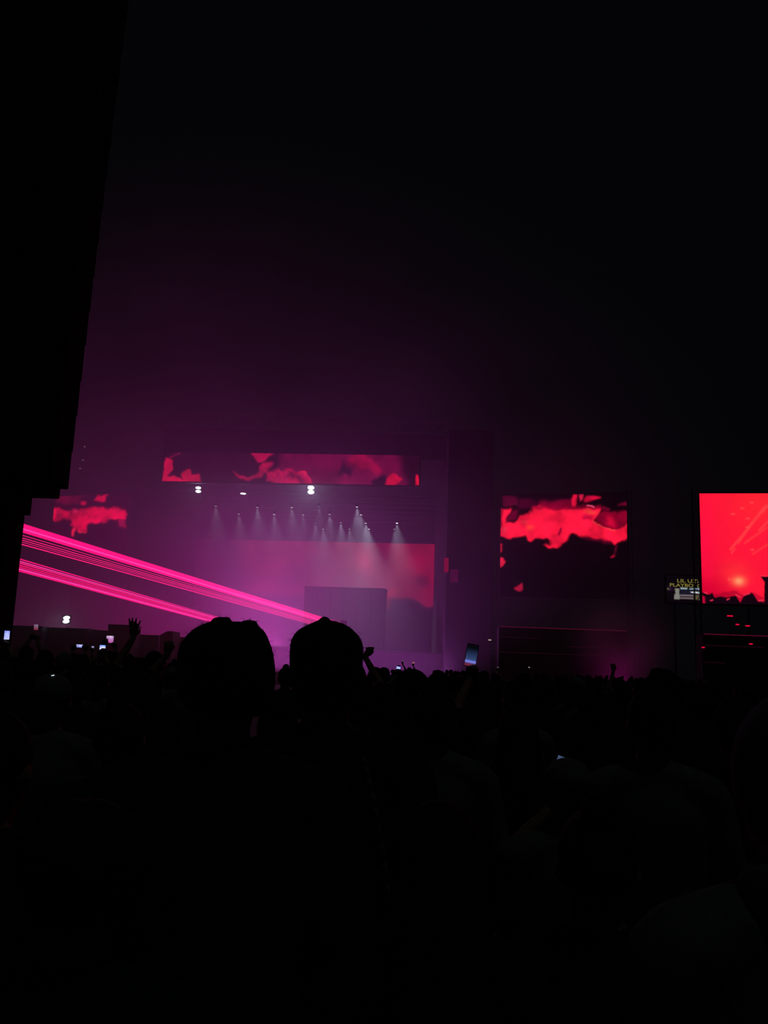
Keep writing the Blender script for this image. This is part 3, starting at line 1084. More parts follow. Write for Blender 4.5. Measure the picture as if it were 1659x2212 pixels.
# ------------------------------------------------------------------ cabins and tents in the dark at the left
cabins = [(-60, 88, 1352, 66, 'flat dark cabin at the left edge below the speaker tower'), (96, 188, 1358, 66.6, 'dark flat cabin below the bright floodlight'),
          (197, 229, 1363, 67, 'narrow dark cabin beside the tall cabin'), (229, 283, 1351, 65, 'tall dark cabin behind the raised open hand'),
          (292, 341, 1373, 68, 'low dark cabin right of the raised open hand'), (344, 371, 1363, 66, 'dark booth with a sloping roof near the big head'),
          (380, 470, 1379, 68.6, 'low dark cabin half hidden by the big curly head')]
for x0, x1, yt, d, lab in cabins:
    A, B, zz0, zz1 = quad_frame(x0, x1, yt, 1440, d, d)
    r = empty('site_cabin', (A + B) / 2)
    tag(r, lab, 'cabin', 'dark cabins left of the stage')
    w = (B - A).length
    bm = bmesh.new()
    if 'sloping' in lab:
        vv = [bm.verts.new((x, y, z)) for y in (0, 2.4) for x, z in ((-w / 2, 0), (w / 2, 0), (w / 2, zz1), (w * 0.05, zz1), (-w / 2, zz1 - 0.3))]
        bm.faces.new(vv[:5])
        bm.faces.new(vv[5:][::-1])
        for i in range(5):
            j = (i + 1) % 5
            bm.faces.new((vv[i], vv[i + 5], vv[j + 5], vv[j]))
    else:
        add_box(bm, (0, 1.2, zz1 / 2), (w - 0.04, 2.4, zz1))
        bevel_all(bm, 0.04, 1)
    link('body', bm_mesh(bm, 'body'), M['cabin'], r)
    bm = bmesh.new()
    add_box(bm, (w * 0.15, -0.02, min(1.05, zz1 * 0.45)), (min(0.9, w * 0.5), 0.05, min(2.0, zz1 * 0.8)))
    bevel_all(bm, 0.015, 1)
    link('door', bm_mesh(bm, 'door'), M['deck'], r)
    if 'sloping' not in lab:
        bm = bmesh.new()
        add_box(bm, (0, 1.2, zz1 + 0.03), (w, 2.5, 0.06))
        link('roof', bm_mesh(bm, 'roof'), M['deck'], r)

# ------------------------------------------------------------------ black speaker tower at the left edge
TD = 15.0
zt0, zt1 = P(100, 1035, TD).z, P(190, -160, TD).z
xa = P(-260, 700, TD).x
tower = empty('speaker_tower', Vector((P(-60, 1000, TD).x, TD, 0)))
tag(tower, 'tall black hanging speaker tower with a stepped foot', 'speaker tower')
ox = tower.location.x
# hung cabinets, edge leaning slightly
NC = 16
for i in range(NC):
    f0, f1 = i / NC, (i + 1) / NC
    za, zb = zt0 + (zt1 - zt0) * f0, zt0 + (zt1 - zt0) * f1
    ym = 1035 + (-160 - 1035) * (f0 + f1) / 2
    xr = P(108 + (1035 - ym) * 0.129, ym, TD).x
    bm = bmesh.new()
    add_box(bm, ((xa + xr) / 2 - ox, 0.45, (za + zb) / 2), (xr - xa, 0.9, zb - za - 0.006))
    bevel_all(bm, 0.012, 1)
    link('speaker_cabinet', bm_mesh(bm, 'speaker_cabinet'), M['black'], tower)
for x1, ya, yb, nm in ((92, 1035, 1058, 'lower_cabinet'), (27, 1058, 1096, 'bracket')):
    q0, q1 = P(x1, ya, TD), P(x1, yb, TD)
    bm = bmesh.new()
    add_box(bm, ((xa + (q0.x + q1.x) / 2) / 2 - ox, 0.45, (q0.z + q1.z) / 2 + 0.01), ((q0.x + q1.x) / 2 - xa, 0.8, q0.z - q1.z + 0.02))
    bevel_all(bm, 0.012, 1)
    link(nm, bm_mesh(bm, nm), M['black'], tower)
q = P(13, 1110, TD)
bm = bmesh.new()
add_box(bm, ((xa + q.x) / 2 - ox, 0.45, (q.z + 0.1) / 2), (q.x - xa, 0.7, q.z + 0.1))
bevel_all(bm, 0.012, 1)
link('mast', bm_mesh(bm, 'mast'), M['black'], tower)

# ------------------------------------------------------------------ people
# local body space: stands at the origin, faces +Y (the stage), 1.75 m tall


def hand_prims(bm, wr, u, side, palm_n, kind):
    """hand at wrist wr pointing along u; side = unit vector towards the thumb; palm_n = palm normal"""
    u, side, pn = Vector(u).normalized(), Vector(side).normalized(), Vector(palm_n).normalized()
    R = Matrix((side, pn, u)).transposed()
    if kind == 'open':
        add_ell(bm, wr + u * 0.052, (0.043, 0.018, 0.056), 2, R)
        for off, ln, ang in ((0.032, 0.066, 24), (0.012, 0.082, 6), (-0.010, 0.086, -4), (-0.032, 0.078, -10)):
            a = math.radians(ang)
            b0 = wr + u * 0.088 + side * off
            dv = (u * math.cos(a) + side * math.sin(a)).normalized()
            b1 = b0 + dv * ln * 0.55
            add_caps(bm, b0, b1, 0.0105, 0.0098, 8)
            add_caps(bm, b1, b1 + (dv + pn * 0.12).normalized() * ln * 0.5, 0.0098, 0.0085, 8)
        t0 = wr + u * 0.03 + side * 0.03
        t1 = t0 + (side * 0.5 + u * 0.6 + pn * 0.6).normalized() * 0.04
        add_caps(bm, t0, t1, 0.013, 0.011, 8)
        add_caps(bm, t1, t1 + (u * 0.5 - side * 0.5 + pn * 0.5).normalized() * 0.03, 0.011, 0.009, 8)
    else:
        add_ell(bm, wr + u * 0.048, (0.041, 0.024, 0.05), 2, R)
        for off, ln in ((0.03, 0.05), (0.01, 0.054), (-0.01, 0.052), (-0.029, 0.045)):
            b0 = wr + u * 0.085 + side * off
            b1 = b0 + (u * 0.55 + pn * 0.8).normalized() * ln * 0.7
            add_caps(bm, b0, b1, 0.0115, 0.011, 8)
            add_caps(bm, b1, b1 + (pn * 0.4 - u * 0.9).normalized() * ln * 0.7, 0.011, 0.0095, 8)
        t0 = wr + u * 0.03 + side * 0.032
        t1 = t0 + (side * 0.3 + u * 0.7 + pn * 0.5).normalized() * 0.045
        add_caps(bm, t0, t1, 0.014, 0.012, 8)
        add_caps(bm, t1, t1 + (pn * 0.8 - side * 0.4 + u * 0.2).normalized() * 0.028, 0.012, 0.01, 8)


ARM_DOWN = lambda s: (Vector((s * 0.245, -0.02, 1.12)), Vector((s * 0.25, 0.07, 0.88)), Vector((0, 0.25, -1)), Vector((0, 1, 0)), Vector((-s, 0, 0)), 'rest')


def body_prims(bm, arms, build=1.0, detail=True):
    b = build
    add_ell(bm, (0, 0.0, 1.642), (0.077, 0.097, 0.108), 3)
    add_ell(bm, (0, 0.035, 1.575), (0.057, 0.064, 0.066), 2)
    add_ell(bm, (0, 0.098, 1.618), (0.015, 0.024, 0.026), 2)          # nose
    add_ell(bm, (0, 0.086, 1.655), (0.05, 0.016, 0.012), 2)           # brow
    add_ell(bm, (0, 0.09, 1.576), (0.024, 0.014, 0.012), 2)           # mouth
    for s in (-1, 1):
        add_ell(bm, (s * 0.08, -0.006, 1.622), (0.012, 0.022, 0.034), 2)
        add_ell(bm, (s * 0.032, 0.083, 1.64), (0.013, 0.01, 0.009), 1)
    add_caps(bm, (0, -0.012, 1.42), (0, 0.0, 1.56), 0.06, 0.054)
    for s in (-1, 1):
        add_caps(bm, (s * 0.03, -0.02, 1.475), (s * 0.17 * b, -0.012, 1.415), 0.045, 0.058)
    add_ell(bm, (0, 0.0, 1.3), (0.178 * b, 0.118 * b, 0.17), 3)
    add_ell(bm, (0, 0.0, 1.1), (0.148 * b, 0.104 * b, 0.18), 3)
    add_ell(bm, (0, -0.012, 0.945), (0.168 * b, 0.125 * b, 0.135), 3)
    for s in (-1, 1):
        el, wr, hd, sd, pn, kind = arms[s]
        sh = Vector((s * 0.188 * b, -0.008, 1.398))
        add_caps(bm, sh, el, 0.056, 0.042)
        add_caps(bm, el, wr, 0.041, 0.027)
        hand_prims(bm, wr, hd, sd, pn, kind)
        add_caps(bm, (s * 0.092, 0, 0.92), (s * 0.1, 0.012, 0.5), 0.09 * b, 0.06)
        add_caps(bm, (s * 0.1, 0.012, 0.5), (s * 0.105, -0.02, 0.09), 0.058, 0.038)
        add_ell(bm, (s * 0.11, 0.055, 0.042), (0.045, 0.13, 0.042), 2)


def shirt_prims(bm, arms, build=1.0, sleeve=0.75, inf=0.014):
    b = build
    add_caps(bm, (0, -0.012, 1.44), (0, -0.01, 1.475), 0.075, 0.07)
    for s in (-1, 1):
        add_caps(bm, (s * 0.03, -0.02, 1.468), (s * 0.17 * b, -0.012, 1.41), 0.048 + inf, 0.06 + inf)
    add_ell(bm, (0, 0.0, 1.3), (0.178 * b + inf, 0.118 * b + inf, 0.172 + inf), 3)
    add_loft(bm, [(0.86, 0, -0.005, 0.185 * b, 0.142 * b), (1.0, 0, 0, 0.18 * b, 0.135 * b), (1.15, 0, 0, 0.172 * b, 0.126 * b), (1.32, 0, 0, 0.19 * b, 0.132 * b)])
    for s in (-1, 1):
        el, wr = arms[s][0], arms[s][1]
        sh = Vector((s * 0.188 * b, -0.008, 1.398))
        add_caps(bm, sh, sh.lerp(el, min(1, sleeve)), 0.056 + inf, 0.05 + inf)
        if sleeve > 1:
            add_caps(bm, el, el.lerp(wr, sleeve - 1), 0.043 + inf, 0.034 + inf)


def trouser_prims(bm, build=1.0):
    b = build
    add_ell(bm, (0, -0.012, 0.94), (0.172 * b + 0.006, 0.13 * b + 0.006, 0.13), 3)
    for s in (-1, 1):
        add_caps(bm, (s * 0.094, 0, 0.9), (s * 0.1, 0.012, 0.5), 0.098 * b, 0.074)
        add_caps(bm, (s * 0.1, 0.012, 0.5), (s * 0.105, -0.015, 0.12), 0.072, 0.06)


def hair_prims(bm, style):
    if style == 'short':
        add_ell(bm, (0, -0.016, 1.662), (0.086, 0.102, 0.1), 3)
        add_ell(bm, (0, -0.05, 1.6), (0.074, 0.06, 0.06), 2)
    elif style == 'long':
        add_ell(bm, (0, -0.016, 1.66), (0.09, 0.106, 0.104), 3)
        add_loft(bm, [(1.28, 0, -0.12, 0.085, 0.03), (1.42, 0, -0.1, 0.1, 0.045), (1.56, 0, -0.06, 0.1, 0.07), (1.68, 0, -0.03, 0.085, 0.08)])
    elif style == 'bun':
        add_ell(bm, (0, -0.016, 1.66), (0.085, 0.102, 0.1), 3)
        add_ell(bm, (0, -0.075, 1.755), (0.04, 0.04, 0.038), 2)
    elif style == 'curly':
        add_ell(bm, (0, -0.014, 1.672), (0.105, 0.118, 0.112), 3)
        for i in range(26):
            a, t = random.uniform(0, 6.28), random.uniform(-0.1, 1.2)
            add_ell(bm, (0.1 * math.cos(a) * math.cos(t), -0.014 + 0.112 * math.sin(a) * math.cos(t), 1.672 + 0.108 * math.sin(t)), (0.026, 0.026, 0.026), 1)
    elif style == 'cap':
        add_ell(bm, (0, -0.012, 1.672), (0.088, 0.106, 0.088), 3)
        add_ell(bm, (0, 0.12, 1.668), (0.07, 0.075, 0.012), 2)
    elif style == 'hood':
        add_ell(bm, (0, -0.02, 1.648), (0.098, 0.116, 0.125), 3)
        add_caps(bm, (-0.07, -0.05, 1.49), (0.07, -0.05, 1.49), 0.06)


def person_kit(arms=None, build=1.0, hair='short', sleeve=0.75, voxel=0.015, ratio=0.45):
    arms = arms or {-1: ARM_DOWN(-1), 1: ARM_DOWN(1)}
    kit = {}
    bm = bmesh.new()
    body_prims(bm, arms, build)
    kit['body'] = fuse(bm, 'body', voxel, 3, ratio)
    bm = bmesh.new()
    shirt_prims(bm, arms, build, sleeve)
    kit['shirt'] = fuse(bm, 'shirt', max(voxel, 0.014), 4, 0.5)
    bm = bmesh.new()
    trouser_prims(bm, build)
    kit['trousers'] = fuse(bm, 'trousers', max(voxel, 0.016), 4, 0.4)
    if hair:
        bm = bmesh.new()
        hair_prims(bm, hair)
        kit['cap' if hair == 'cap' else 'hood' if hair == 'hood' else 'hair'] = fuse(bm, 'hair', 0.011, 3, 0.5)
    return kit


def place_person(kit, x, y, height, yaw, label, group=None, skin='skin_b', top='cloth_black', bottom='denim', hair='hair', share=True):
    r = empty('person', (x, y, 0), yaw)
    s = height / 1.75
    r.scale = (s, s, s)
    tag(r, label, 'person', group)
    mats = {'body': skin, 'shirt': top, 'trousers': bottom, 'hair': hair, 'cap': top, 'hood': top, 'strap': 'cloth_grey', 'cuff': 'cloth_pale'}
    for nm, me in kit.items():
        o = D.objects.new(nm, me)
        COL.objects.link(o)
        o.parent = r
        if len(me.materials) == 0:
            me.materials.append(M[mats[nm]])
        o.material_slots[0].link = 'OBJECT'
        o.material_slots[0].material = M[mats[nm]]
    return r


def at_px(px, d, py=1450):
    return P(px, py, d).x


def height_at(px, py, d):
    return P(px, py, d).z


# ---- hair built from an outline with loose strands, for the two heads nearest the camera
def big_hair(rings_px, tufts, d, root_xy, s, yc=-0.015, depth=1.08, seed=1, nst=900):
    r = random.Random(seed)
    bm = bmesh.new()
    rings = []
    for (py, xl, xr) in sorted(rings_px, key=lambda t: -t[0]):
        a, b = P(xl, py, d), P(xr, py, d)
        rings.append((((a.z + b.z) / 2) / s, ((a.x + b.x) / 2 - root_xy[0]) / s, yc, abs(b.x - a.x) / 2 / s, min(0.118, abs(b.x - a.x) / 2 / s * depth)))
    add_loft(bm, rings)
    for (px, py, rr, rz) in tufts:
        c = P(px, py, d)
        k = d / F / s
        add_ell(bm, ((c.x - root_xy[0]) / s, yc, c.z / s), (rr * k, rr * k * 1.6, rz * k), 2)
    me = fuse(bm, 'hair', 0.0036, 4, 0.35)
    # loose strands and curls
    bm = bmesh.new()
    bm.from_mesh(me)
    fs = [f for f in bm.faces]
    cz = sum(v.co.z for v in bm.verts) / len(bm.verts)
    picks = [(f.calc_center_median(), f.normal.copy()) for f in r.sample(fs, min(nst, len(fs)))]
    for c, nn in picks:
        if c.z < cz - 0.12:
            continue
        t = Vector((r.uniform(-1, 1), r.uniform(-1, 1), r.uniform(-0.8, 0.4)))
        d1 = (nn * r.uniform(0.0, 0.22) + t * 0.6).normalized()
        ln = r.choice((0.004, 0.006, 0.008, 0.01, 0.014))
        p0 = c - nn * 0.003
        p1 = c + d1 * ln * 0.5
        p2 = p1 + (d1 + t * 0.7 - nn * 0.6).normalized() * ln * 0.6
        w = 0.00035
        x, y, _ = frame_of(d1)
        for pa, pb, wa, wb in ((p0, p1, w, w), (p1, p2, w, w * 0.4)):
            q = [bm.verts.new(pa + x * wa), bm.verts.new(pa - x * wa * 0.5 + y * wa), bm.verts.new(pa - x * wa * 0.5 - y * wa)]
            q2 = [bm.verts.new(pb + x * wb), bm.verts.new(pb - x * wb * 0.5 + y * wb), bm.verts.new(pb - x * wb * 0.5 - y * wb)]
            for i in range(3):
                bm.faces.new((q[i], q[(i + 1) % 3], q2[(i + 1) % 3], q2[i]))
    bm.to_mesh(me)
    bm.free()
    me.polygons.foreach_set('use_smooth', [True] * len(me.polygons))
    return me


placed = []   # (x, y, height)

# head 1
d1 = 1.76
x1 = at_px(490, d1, 1440)
h1 = height_at(500, 1346, d1)
k1 = person_kit(build=1.06, hair=None, sleeve=0.8, voxel=0.011, ratio=0.6)
k1['hair'] = big_hair([(1345, 462, 552), (1352, 441, 562), (1362, 423, 573), (1375, 409, 580), (1390, 398, 586), (1410, 390, 592), (1440, 386, 596),
                       (1470, 387, 596), (1500, 392, 592), (1528, 405, 580), (1545, 425, 560)], [(480, 1342, 20, 8.5), (492, 1339, 9, 6), (541, 1345, 17, 5)], d1, (x1, d1), h1 / 1.75, seed=3)
place_person(k1, x1, d1, h1, math.radians(2), 'person with broad dark tousled hair, the larger of the two big silhouetted heads', skin='skin_b', top='cloth_navy')
placed.append((x1, d1, 1.9))
# head 2
d2 = 2.1
x2 = at_px(708, d2, 1440)
h2 = height_at(705, 1344, d2)
k2 = person_kit(build=1.0, hair=None, sleeve=0.8, voxel=0.011, ratio=0.6)
k2['hair'] = big_hair([(1341, 690, 722), (1347, 677, 744), (1354, 663, 757), (1362, 649, 767), (1372, 639, 777), (1385, 632, 784), (1400, 629, 787), (1420, 628, 786),
                       (1450, 628, 784), (1480, 634, 780), (1508, 645, 770), (1525, 655, 760)], [(703, 1341, 11, 9)], d2, (x2, d2), h2 / 1.75, seed=5)
bm = bmesh.new()
for i in range(14):
    t0, t1 = i / 14, (i + 1) / 14
    f = lambda t: Vector((0.055 + 0.11 * t, -0.02 - 0.075 * math.sin(t * 2.2), 1.52 - 0.06 * t - 0.3 * t * t))
    add_caps(bm, f(t0), f(t1), 0.007, 0.007, 6)
k2['strap'] = bm_mesh(bm, 'strap', True)
place_person(k2, x2, d2, h2, math.radians(-4), 'person with a pointed tuft of dark hair, the smaller of the two big silhouetted heads', skin='skin_c', top='cloth_black')
placed.append((x2, d2, 1.9))

print('hero people done')
KITS = [person_kit(build=1.0, hair='short'), person_kit(build=0.9, hair='long', sleeve=0.5), person_kit(build=1.05, hair='cap'),
        person_kit(build=1.1, hair='hood', sleeve=1.9), person_kit(build=0.95, hair='curly'), person_kit(build=0.9, hair='bun', sleeve=0.4)]
HTOP = [1.762, 1.766, 1.762, 1.775, 1.80, 1.795]     # local height of the top of each kit


def near(kit_i, px, py, d, yaw, label, **kw):
    h = height_at(px, py, d) / HTOP[kit_i] * 1.75
    x = at_px(px, d, min(max(py + 60, 1450), 1700))
    placed.append((x, d, h))
    return place_person(KITS[kit_i], x, d, h, math.radians(yaw), label, **kw)


near(1, 945, 1722, 1.5, 6, 'short person with long hair, below the middle of the picture', top='cloth_black', hair='hair_b')
near(4, 1432, 1438, 5.0, -5, 'person with a round curly head rising above the crowd below the square screen', top='cloth_black')
near(0, 938, 1480, 3.2, 3, 'short-haired person in the dark below the single bluish phone', top='cloth_grey', hair='hair_b')
near(0, 1408, 1484, 2.9, -8, 'person in a pale shirt whose shoulder catches faint light', top='cloth_grey', hair='hair_b')
near(3, 1716, 1482, 1.25, 10, 'hooded person looming at the right edge of the picture', top='cloth_grey')
near(1, 492, 2128, 1.02, -4, 'very short person, only the crown of the head at the bottom edge', top='cloth_grey', hair='hair_b')
near(2, 110, 1452, 3.6, 12, 'person in a cap at the left, with a tiny white glint', top='cloth_grey')
near(0, -10, 1530, 1.75, -6, 'person at the lower left edge of the picture', top='cloth_black')
near(5, 262, 1492, 2.7, 4, 'person with a bun between the left edge and the big curly head', top='cloth_black')
near(1, 1120, 1520, 3.6, -10, 'long-haired person right of the middle of the dark crowd', top='cloth_navy')
near(3, 1590, 1500, 3.4, 5, 'hooded person behind the one at the right edge', top='cloth_black')
near(5, 1290, 1700, 1.62, -12, 'short person with a bun in front of the pale shirt', top='cloth_black')
near(4, 200, 1700, 1.35, 8, 'short curly-haired person in the dark lower left', top='cloth_navy')
near(0, 800, 1575, 2.9, 0, 'person right behind the smaller big head', top='cloth_navy')


# ---- people holding phones or raising hands
def arm_to(s, hand, lift=1.0):
    """arm whose wrist reaches the local point hand"""
    sh = Vector((s * 0.188, -0.008, 1.398))
    v = hand - sh
    L = min(v.length, 0.53)
    wr = sh + v.normalized() * L
    mid = sh.lerp(wr, 0.52)
    drop = math.sqrt(max(0.0, 0.275 ** 2 - (L / 2) ** 2))
    side = Vector((s * 0.7, -0.2, -0.6))
    side -= v.normalized() * side.dot(v.normalized())
    return mid + side.normalized() * drop, wr


def phone(p, w, h, lab, disp, strength, roll=0.0, yaw=0.0, pitch=0.0, group='lit phones in the crowd'):
    r = empty('phone', p)
    r.rotation_euler = (math.radians(pitch), math.radians(roll), math.radians(yaw))
    tag(r, lab, 'phone', group)
    bm = bmesh.new()
    add_box(bm, (0, 0.005, 0), (w, 0.009, h))
    bevel_all(bm, 0.0025, 2)
    link('case', bm_mesh(bm, 'case'), M['phone'], r)
    cv = Canvas(0, 20, 0, max(6, round(20 * h / w)), (0, 0, 0), 1.0)
    disp(cv)
    cv.A *= strength
    o = link('display', display_mesh(cv, w * 0.92, h * 0.93, 'display'), SCREEN, r)
    o.location = (0, -0.0012, -h * 0.93 / 2)
    return r


def d_blue(top, bot, hot=None):
    def f(cv):
        t = (cv.Y / cv.Y.max())[..., None]
        cv.A = np.array(lin(*top)) * (1 - t) + np.array(lin(*bot)) * t
        if hot:
            cv.spot(10, cv.y1 * hot[0], 9, cv.y1 * hot[1], lin(*hot[2]), 1.0)
        cv.clouds(0.5, 6, 4)
    return f


def phone_person(px, py, w, h, d, disp, st, plab, lab, arms=2, H0=1.72, roll=0, kit_hair='short', top='cloth_black', yaw=0, off=0.05, tall=None):
    p = P(px, py, d)
    phone(p, w, h, plab, disp, st, roll=roll)
    s = (tall or H0) / 1.75
    bx = p.x + off
    by = d - 0.33 * s
    ar = {-1: ARM_DOWN(-1), 1: ARM_DOWN(1)}
    for sd in ((-1, 1) if arms == 2 else (1,) if off < 0 else (-1,)):
        sgn = -1 if sd < 0 else 1
        grip = Vector((p.x - bx + sgn * (w / 2 + (0.03 if w > h else 0.0)) * (0.9 if arms == 2 else 0.2), d - by + 0.02, p.z - h * (0.35 if arms == 2 else 0.62))) / s
        el, wr = arm_to(sd, grip - Vector((sgn * -0.0, 0.02, 0.07)))
        ar[sd] = (el, wr, (grip - wr).normalized() if (grip - wr).length > 0.02 else Vector((0, 0.2, 1)), Vector((-sgn, 0, 0.2)), Vector((-sgn * 0.4, -0.9, 0)), 'rest')
    kit = person_kit(arms=ar, hair=kit_hair, voxel=0.016, ratio=0.4)
    placed.append((bx, by, s * 1.75))
    place_person(kit, bx, by, s * 1.75, 0, lab, top=top)


phone_person(15, 1372, 0.085, 0.135, 13, d_blue((120, 130, 255), (190, 200, 255), (0.5, 0.4, (175, 185, 255))), 1.0, 'pale blue lit phone at the far left edge', 'person at the far left holding up a pale blue phone')
phone_person(78, 1355, 0.064, 0.082, 12.0, d_blue((150, 130, 165), (150, 20, 60)), 0.6, 'dim pinkish phone held high below the speaker tower', 'person holding a dim pinkish phone high', tall=1.8)
phone_person(172, 1395.5, 0.152, 0.045, 13, d_blue((140, 150, 245), (120, 130, 220), (0.3, 0.4, (190, 195, 245))), 0.9, 'wide phone held sideways above the dark crowd', 'person holding a phone sideways', tall=1.74)
phone_person(237.5, 1381, 0.105, 0.1, 12, d_blue((195, 150, 225), (200, 90, 170), (0.15, 0.2, (235, 200, 235))), 0.75, 'pinkish lit phone beside the raised open hand', 'person holding a pinkish phone beside the raised open hand', tall=1.78, off=0.12)
phone_person(221.5, 1401, 0.078, 0.09, 11, d_blue((80, 140, 255), (225, 150, 200), (0.55, 0.3, (235, 245, 255))), 1.2, 'brightest blue white phone below the pinkish phone', 'person holding the brightest blue white phone', off=-0.12)
phone_person(860, 1446, 0.062, 0.085, 12.5, d_blue((110, 140, 255), (215, 175, 240), (0.45, 0.4, (190, 205, 255))), 1.1, 'bright bluish phone alone in the middle of the crowd', 'person holding the lone bright bluish phone', roll=14, off=0.1, tall=1.66)


def d_long(cv):
    hgt = cv.y1
    cv.A[:] = lin(6, 8, 12)
    t = (cv.Y / hgt)[..., None]
    cv.A += np.array(lin(52, 72, 120)) * np.clip((t - 0.15) / 0.6, 0, 1) ** 1.3
    cv.poly([(-2, hgt * 0.74), (22, hgt * 0.74), (22, hgt * 0.84), (-2, hgt * 0.84)], lin(120, 130, 235), 1.0)
    cv.poly([(-2, hgt * 0.85), (22, hgt * 0.85), (22, hgt * 1.02), (-2, hgt * 1.02)], lin(105, 38, 62), 1.2)


phone_person(1018.5, 1416, 0.078, 0.15, 5.8, d_long, 1.0, 'tall tilted phone with a dark blue screen and bright bar', 'person holding up the tall tilted phone', roll=9, arms=1, off=0.18, tall=1.62)
phone_person(1211, 1678, 0.066, 0.135, 3.0, d_blue((95, 120, 165), (40, 50, 80)), 0.4, 'small blue phone glow peeking over a cap', 'short person in a cap with a phone raised before the face', arms=2, roll=20, kit_hair='cap', top='cloth_grey', off=-0.035, tall=1.43)
clip = phone(P(114.5, 1459, 3.545), 0.014, 0.004, 'tiny white glint made as a glowing sliver on the cap at the left', d_blue((215, 230, 240), (190, 210, 225)), 1.0, roll=-14)  # white glint drawn as a glowing sliver, no lamp on the cap
clip.name = 'cap_glint'
clip['category'] = 'glint'
del clip['group']
_el, _wr = arm_to(1, Vector((0.16, 0.3, 1.80)))
UP_HAND = _wr + Vector((0.0, 0.02, 0.1))
KIT_UP = person_kit(arms={-1: ARM_DOWN(-1), 1: (_el, _wr, Vector((0, 0.1, 1)), Vector((-1, 0, 0)), Vector((0, -1, 0)), 'rest')}, voxel=0.018, ratio=0.4)
for px, py, d, w, h, c, lab in ((200.5, 1398, 20, 0.06, 0.05, (140, 130, 175), 'tiny pale phone right of the sideways phone'), 
                                (1143, 1442, 26, 0.05, 0.04, (150, 130, 120), 'tiny warm phone light below the square screen'), (893, 1432, 34, 0.1, 0.06, (160, 90, 105), 'tiny pink phone light right of the middle heads'),
                                (870, 1428, 36.5, 0.09, 0.05, (100, 65, 95), 'faint pink phone light beside the lone bluish phone'), (1075.5, 1442, 26, 0.06, 0.03, (95, 88, 95), 'faint grey phone light right of the tall tilted phone'),
                                (793, 1421, 20, 0.04, 0.05, (130, 95, 95), 'tiny phone light under the raised fist'), (1546, 1477, 14, 0.05, 0.012, (60, 55, 75), 'faint thin phone light under the bright red screen')):
    q = P(px, py, d)
    phone(q, w, h, lab, d_blue(c, c), 1.0)
    if d > 10:
        hz = (q.z - h * 0.4) / UP_HAND.z
        bx, by = q.x - UP_HAND.x * hz, q.y - UP_HAND.y * hz + 0.02
        placed.append((bx, by, hz * 1.75))
        place_person(KIT_UP, bx, by, hz * 1.75, 0, 'distant person holding up the ' + lab.split(' ')[0] + ' ' + ' '.join(lab.split(' ')[1:]), 'distant people holding phones')


# open raised hand
def raised(px, py, d, H0, kind, lab, off, s=1, hair='short', top='cloth_black', yaw=0, handdir=(0, 0, 1)):
    """hand wrist at this pixel"""
    p = P(px, py, d)
    k = H0 / 1.75
    bx, by = p.x + off, d - 0.12
    wl = Vector((p.x - bx, d - by, p.z)) / k
    sh = Vector((s * 0.188, -0.008, 1.398))
    v = wl - sh
    L = v.length
    mid = sh.lerp(wl, 0.52)
    drop = math.sqrt(max(0.0, 0.285 ** 2 - (L / 2) ** 2))
    el = mid + Vector((s * 0.9, -0.2, -0.2)).normalized() * drop
    ar = {-1: ARM_DOWN(-1), 1: ARM_DOWN(1)}
    ar[s] = (el, wl, Vector(handdir), Vector((1, 0, 0)), Vector((0, 1, 0)), kind)
    kit = person_kit(arms=ar, hair=hair, voxel=0.0075, ratio=0.4, sleeve=0.6)
    placed.append((bx, by, H0))
    place_person(kit, bx, by, H0, 0, lab, top=top)


raised(288.5, 1376.5, 8.2, 1.76, 'open', 'person raising an open hand with spread fingers', 0.24, s=-1, handdir=(-0.06, 0, 1))
raised(362, 1412, 7.6, 1.70, 'rest', 'person raising a closed hand next to the big curly head', 0.22, s=-1, top='cloth_grey')
raised(789, 1420, 8.5, 1.72, 'rest', 'person raising a fist behind the smaller big head', -0.24, s=1, handdir=(0.45, 0, 0.9))
raised(1325, 1449, 13.0, 1.62, 'rest', 'person raising a narrow hand left of the round curly head', 0.2, s=-1, handdir=(0, 0, 1))

# ---- the rest of the crowd: only people who rise into view
sky = np.full(1800, 2300.0)


def span(x, y, hgt):
    hw = 0.095
    pl, pr = proj((x - hw, y, hgt)), proj((x + hw, y, hgt))
    return pl, pr


def stamp(x, y, hgt):
    for hw, z in ((0.085, hgt), (0.235, hgt - 0.31)):
        l, r = proj((x - hw, y, z)), proj((x + hw, y, z))
        a, b = int(max(0, l[0] + 70)), int(min(1799, r[0] + 70))
        if b > a:
            sky[a:b + 1] = np.minimum(sky[a:b + 1], (l[1] + r[1]) / 2)


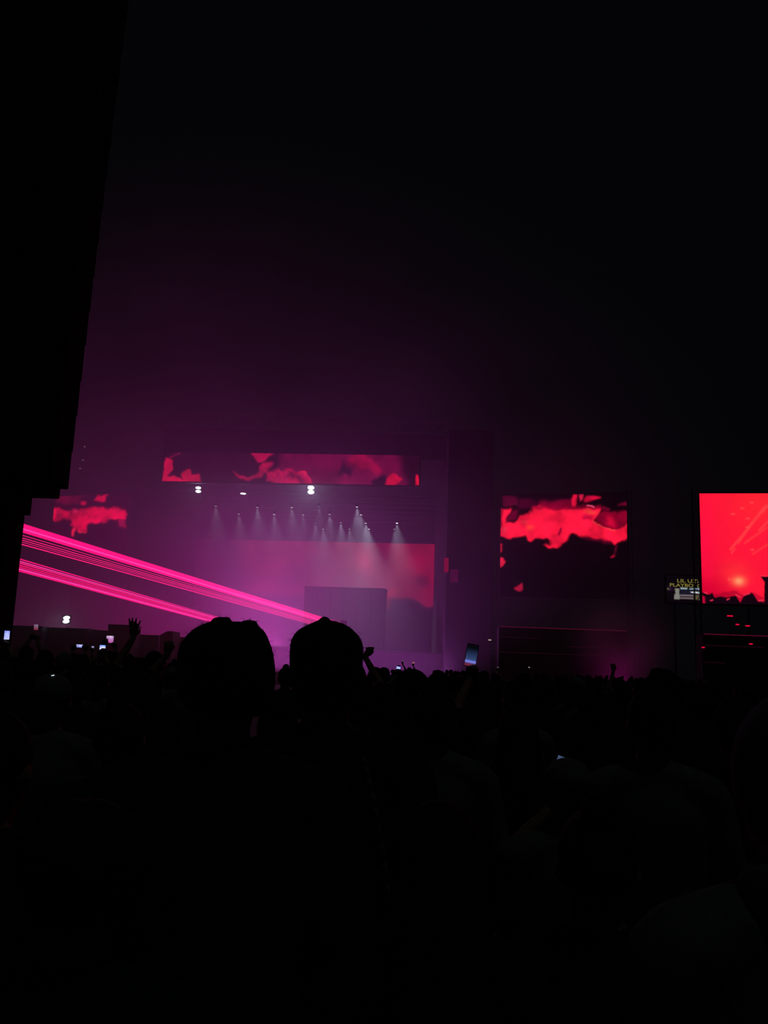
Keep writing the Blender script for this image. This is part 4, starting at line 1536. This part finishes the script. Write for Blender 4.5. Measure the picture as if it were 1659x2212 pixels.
cands = []
y = 3.9
while y < 60:
    half = (W / 2 + 40) / F * y
    x = -half
    step = 0.62 if y < 20 else 0.9
    while x < half:
        cands.append((x + random.uniform(-0.18, 0.18), y + random.uniform(-0.2, 0.2)))
        x += step * random.uniform(0.85, 1.25)
    y += 0.75 if y < 20 else 1.4
ev = [(p[1], 0, p) for p in placed] + [(c[1], 1, c) for c in cands]
ev.sort(key=lambda t: t[0])
SKINS = ['skin_a', 'skin_b', 'skin_c']
TOPS = ['cloth_black', 'cloth_black', 'cloth_navy', 'cloth_black', 'cloth_grey']
ncrowd = 0
crowd_xy = []
for yy, kind, it in ev:
    if kind == 0:
        stamp(*it)
        continue
    x, y = it
    if x < P(40, 1400, TD).x and abs(y - TD - 0.4) < 1.0:
        continue
    if any((x - q[0]) ** 2 + (y - q[1]) ** 2 < 0.5 ** 2 for q in placed):
        continue
    ki = random.randrange(6)
    lim = 1448 if True else 0
    hgt = min(max(random.gauss(1.64, 0.075), 1.48), 1.80)
    # heads far away stay near the skyline of the photograph
    pxx = proj((x, y, 1.6))[0]
    lim = CAM_Z + (4.0 if pxx > 420 else 26.0) / F * y - (0.03 if pxx > 1150 else 0.0)
    hgt = min(hgt, max(lim, 1.5), 1.82)
    top = proj((x, y, hgt))
    hw = 0.085 * F / y
    a, b = int(max(0, top[0] - hw + 70)), int(min(1799, top[0] + hw + 70))
    if b <= a or top[0] < -40 or top[0] > W + 40:
        continue
    need = 3.5 if y < 25 else 2.5
    vis = (sky[a:b + 1] - top[1] > need).mean()
    if vis < 0.45:
        continue
    # leave the lane in front of the laser sources and lit phones free
    place_person(KITS[ki], x, y, hgt / HTOP[ki] * 1.75, math.radians(random.uniform(-25, 25)), 'dark concertgoer seen only as a silhouette packed in the crowd',
                 'concertgoers in the dark crowd', skin=random.choice(SKINS), top=random.choice(TOPS), hair=random.choice(['hair', 'hair_b']))
    stamp(x, y, hgt)
    crowd_xy.append((x, y))
    ncrowd += 1
print('crowd', ncrowd)

# ------------------------------------------------------------------ haze
def haze(c, r, dens, lab, name='haze', billow=0.35, scale=2.2, seed=0.0):
    bm = bmesh.new()
    bmesh.ops.create_icosphere(bm, subdivisions=3, radius=1.02)
    o = link(name, bm_mesh(bm, name, True), haze_mat(name, dens, billow, scale, seed))
    o.location = c
    o.scale = r
    tag(o, lab, 'haze', kind='stuff')
    return o


haze((-16, 68, 8), (50, 23, 38), 0.0165, 'thin purple haze glowing over the whole stage', billow=0.6, scale=3.6, seed=1.0)
haze(P(610, 1240, 86.5), (22, 16, 14), 0.02, 'thicker pink haze billowing in front of the video wall', billow=0.45, scale=3.0, seed=4.0)
haze(P(1340, 1385, 65), (4.8, 3.5, 4.2), 0.12, 'small reddish smoke puff below the square screen', 'smoke_puff', billow=0.6, seed=7.0)
